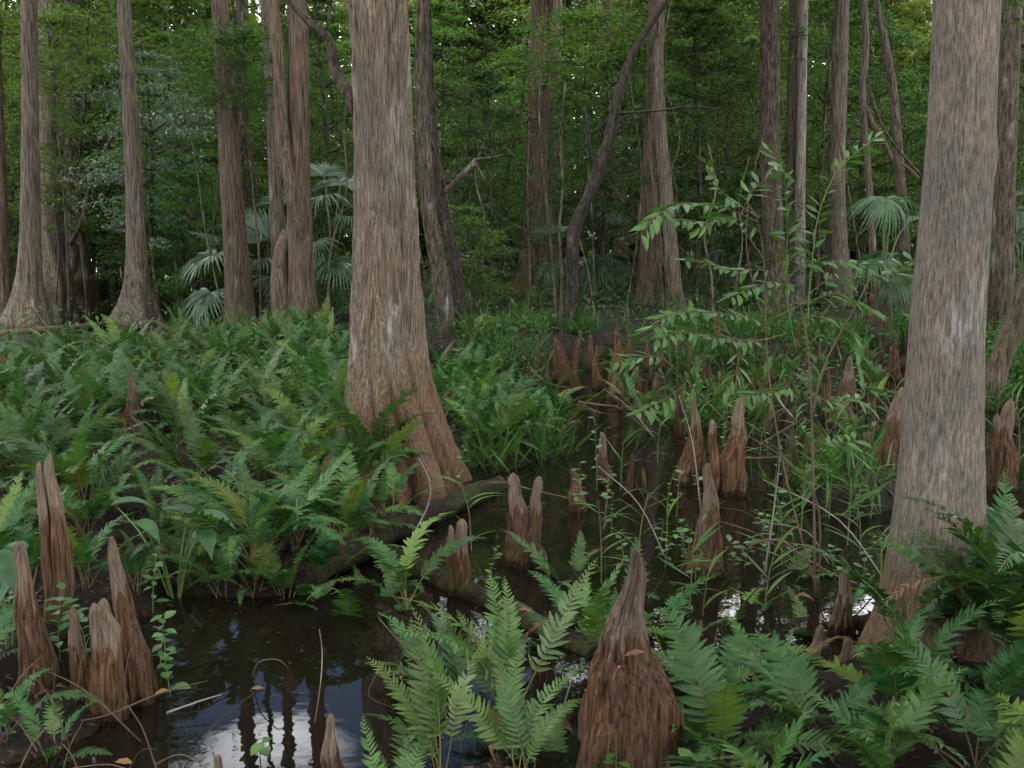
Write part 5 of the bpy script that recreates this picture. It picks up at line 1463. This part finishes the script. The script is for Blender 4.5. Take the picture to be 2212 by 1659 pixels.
for lab, pts, r, mt in TW:
    if 'reaching left' in lab:
        P = [PT(u, v, 4.55) for u, v, z in pts]
    else:
        g0 = G(pts[0][0], pts[0][1], pts[0][2])
        P = [G(u, v, z) if z < 0.3 and abs(G(u, v, z).y - g0.y) < 2.5 else PT(u, v, g0.y) for u, v, z in pts]
    rod('twig', P, r, r * 0.5, mt, lab, 'twig', 18, 6, 0.2)
tr = random.Random(404)
tg1, tg2 = [], []
for i in range(26):      # fine dead stems in the left cluster and over the pool
    u, v = tr.uniform(-20, 380), tr.uniform(1500, 1760)
    g = G(u, v, 0.02)
    e = g + Vector((tr.uniform(-.35, .35), tr.uniform(-.2, .2), tr.uniform(.05, .4)))
    tg1.append((rod('twig', [g, (g + e) / 2 + Vector((0, 0, .05)), e], 0.0035, 0.0015, tr.choice(['twig', 'twig', 'twig_dark']), 'x', 'twig', 8, 5), u))
auto_labels(tg1, [(63, 'left-edge tall knee'), (171, 'slim cluster knee'), (262, 'crooked knee')], 'fine dead stem', 'dead stems at bottom left')
for i in range(30):
    u, v = tr.uniform(1330, 1960), tr.uniform(800, 1260)
    g = G(u, v, 0.0)
    e = g + Vector((tr.uniform(-.7, .7), tr.uniform(-.3, .3), tr.uniform(.05, .8)))
    tg2.append((rod('twig', [g, (g + e) / 2 + Vector((tr.uniform(-.08, .08), 0, .07)), e], 0.005, 0.002, tr.choice(['twig', 'twig_dark', 'twig_pale']), 'x', 'twig', 9, 5), u))
auto_labels(tg2, [(1500, 'bulbous knee'), (1620, 'forked bent knee'), (1740, 'shrub foot'), (1840, 'long-necked knee')], 'dead twig', 'dead twigs among the right knees')

# ------------------------------------------------------------------ fallen and withered leaves
DL = [gen_leaf(0.075, 0.016, 6, 0.9, c_, 'dead_leaf', 'dead_leaf', 0.3) for c_ in (0.8, -0.6, 0.3)]
YL = [gen_leaf(0.08, 0.015, 6, 0.3, 0.05, 'yellow_leaf', 'fallen_leaf', 0.2)]
def loose(lab, u, v, z, mesh, s=1.0, d=(1, 0, 0.1), y=None):
    p = G(u, v, z) if y is None else PT(u, v, y)
    o = link(mesh.name.split('.')[0], mesh, None, p)
    orient(o, d, 0.3)
    o.scale = (s, s, s)
    return tag(o, lab, 'leaf')
loose('orange dead leaf floating below the blunt lumpy knee', 246, 1645, 0.006, YL[0], 1.0, (1, -0.2, 0.02))
loose('small yellow leaf on the water right of the crooked knee', 332, 1500, 0.05, YL[0], 0.8, (1, 0.2, 0.3))
loose('brown leaf floating in the middle of the pool', 540, 1488, 0.006, YL[0], 0.8, (1, 0.1, 0.0))
loose('yellow leaf floating right in the pool', 690, 1625, 0.006, YL[0], 0.7, (1, 0.3, 0))
loose('reddish leaf floating by the small bottom knee', 640, 1660, 0.006, DL[2], 0.7, (1, -.5, 0))
loose('curled brown leaf stuck on the big knee front', 1345, 1415, 0, DL[1], 0.9, (1, 0, -0.3), gk.y - 0.112)
loose('second curled brown leaf lower on the big knee', 1350, 1440, 0, DL[0], 0.7, (-1, 0, -0.2), gk.y - 0.128)
dr_ = random.Random(70)
wl_ = []
for i, (u, v) in enumerate([(1095, 1330), (1120, 1315), (880, 1365), (905, 1360), (810, 1460), (850, 1455), (870, 1470), (890, 1500), (1070, 1375), (1140, 1370), (1185, 1370), (1180, 1420), (1010, 1560), (905, 1540), (1200, 1560), (1070, 1600), (905, 1560), (1640, 1370), (1470, 1400), (1100, 1050), (885, 1060), (1720, 1290), (2130, 1650), (1830, 1500)]):
    yy = G(u, v + 90).y
    o = loose('x', u, v, 0, DL[i % 3], dr_.uniform(0.8, 1.2), (dr_.uniform(-1, 1), dr_.uniform(-.5, .5), dr_.uniform(-1, .6)), yy)
    p = o.location
    st = MB().tube(smooth_path([(0, 0, 0), (dr_.uniform(-.04, .04), 0.02, -0.1), (dr_.uniform(-.08, .08), 0.05, -max(0.12, p.z * 0.9))], 7), 0.0016, 4).build('stalk', M['twig'])
    so = link('stalk', st, o)
    so.matrix_parent_inverse = o.matrix_basis.inverted()
    so.location = p
    wl_.append((o, u))
auto_labels(wl_, [(860, 'pool middle'), (1000, 'slim twin knee'), (1150, 'double-pointed knee'), (1400, 'big knee')], 'withered curled frond tip', 'withered frond tips')

# litter on the land, flecks on the water, low undergrowth on the far bank: uncountable
def land_points(n, x0, x1, y0, y1, seed, zmin=0.02):
    g = np.random.default_rng(seed)
    x, y = g.uniform(x0, x1, n), g.uniform(y0, y1, n)
    z = ground_z(x, y)
    k = z > zmin
    return np.stack([x, y, z], 1)[k]
C = land_points(48000, -6, 6, 2.5, 16, 5, -0.01)
C[:, 2] += 0.012
V, F = leaf_cloud(C, rng.normal(size=(len(C), 3)) * np.array([1, 1, 0.1]), 0.05, 0.35, 0.8, 6)
tag(link('leaf_litter', mk_mesh('leaf_litter', V, F, M['litter'], smooth=False)), 'brown dead leaves littering the wet ground between the ferns', 'leaf litter', kind='stuff')
g = np.random.default_rng(8)
C = np.stack([g.uniform(-3, 4, 5200), g.uniform(3, 14, 5200), np.full(5200, 0.004)], 1)
C = C[fbm(C[:, 0] * 1.1, C[:, 1] * 1.1, 0, 44, 2) > 0.05]
a = g.uniform(0, 6.28, len(C))
L = g.uniform(0.006, 0.035, len(C)) * 0.6
dx, dy = np.cos(a) * L, np.sin(a) * L
w = g.uniform(0.15, 0.4, len(C))
V = np.stack([C, C + np.stack([dx * .5 - dy * w, dy * .5 + dx * w, 0 * a + .002], 1), C + np.stack([dx, dy, 0 * a], 1), C + np.stack([dx * .5 + dy * w, dy * .5 - dx * w, 0 * a + .002], 1)], 1).reshape(-1, 3)
i = np.arange(len(C)) * 4
tag(link('floating_debris', mk_mesh('floating_debris', V, [np.stack([i, i + 1, i + 2, i + 3], 1)], M['litter'], smooth=False)), 'tiny leaf flecks floating on the dark swamp water', 'debris', kind='stuff')
C = np.vstack([land_points(60000, -20, 26, 13, 44, 15, 0.0), land_points(26000, -4, 9, 8, 16, 25, -0.02)])
n0 = fbm(C[:, 0] * 0.5, C[:, 1] * 0.5, 0, 71, 3)
C = C[n0 > -0.25]
C[:, 2] += g.beta(1.2, 2.0, len(C)) * 0.75
V, F = leaf_cloud(C, rng.normal(size=(len(C), 3)) * np.array([1, 1, 0.5]), 0.10, 0.40, 0.5, 16)
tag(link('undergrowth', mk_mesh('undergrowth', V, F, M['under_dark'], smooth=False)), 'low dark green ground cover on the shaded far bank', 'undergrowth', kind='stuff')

C = land_points(9000, -3, 8, 7, 20, 35, -0.2)
n0 = fbm(C[:, 0] * 0.9, C[:, 1] * 0.9, 0, 81, 3)
pu = CX + W * C[:, 0] / (C[:, 1] * CP + CAM_H * SP)
C = C[(n0 > 0.16) & (pu > 1000)]
C = np.repeat(C, 3, 0) + g.normal(size=(len(C) * 3, 3)) * np.array([0.03, 0.03, 0])
C[:, 2] = np.maximum(C[:, 2], -0.02)
V, F = leaf_cloud(C, g.normal(size=(len(C), 3)) * np.array([0.7, 0.7, 0]) + np.array([0, 0, 3.2]), 0.42, 0.045, 0.1, 36)
tag(link('sedge', mk_mesh('sedge', V, F, M['sedge'], smooth=False)), 'thin green sedge blades between the far knees', 'sedge', kind='stuff')

for o in bpy.data.objects:
    if 'u' in o.keys():
        del o['u']
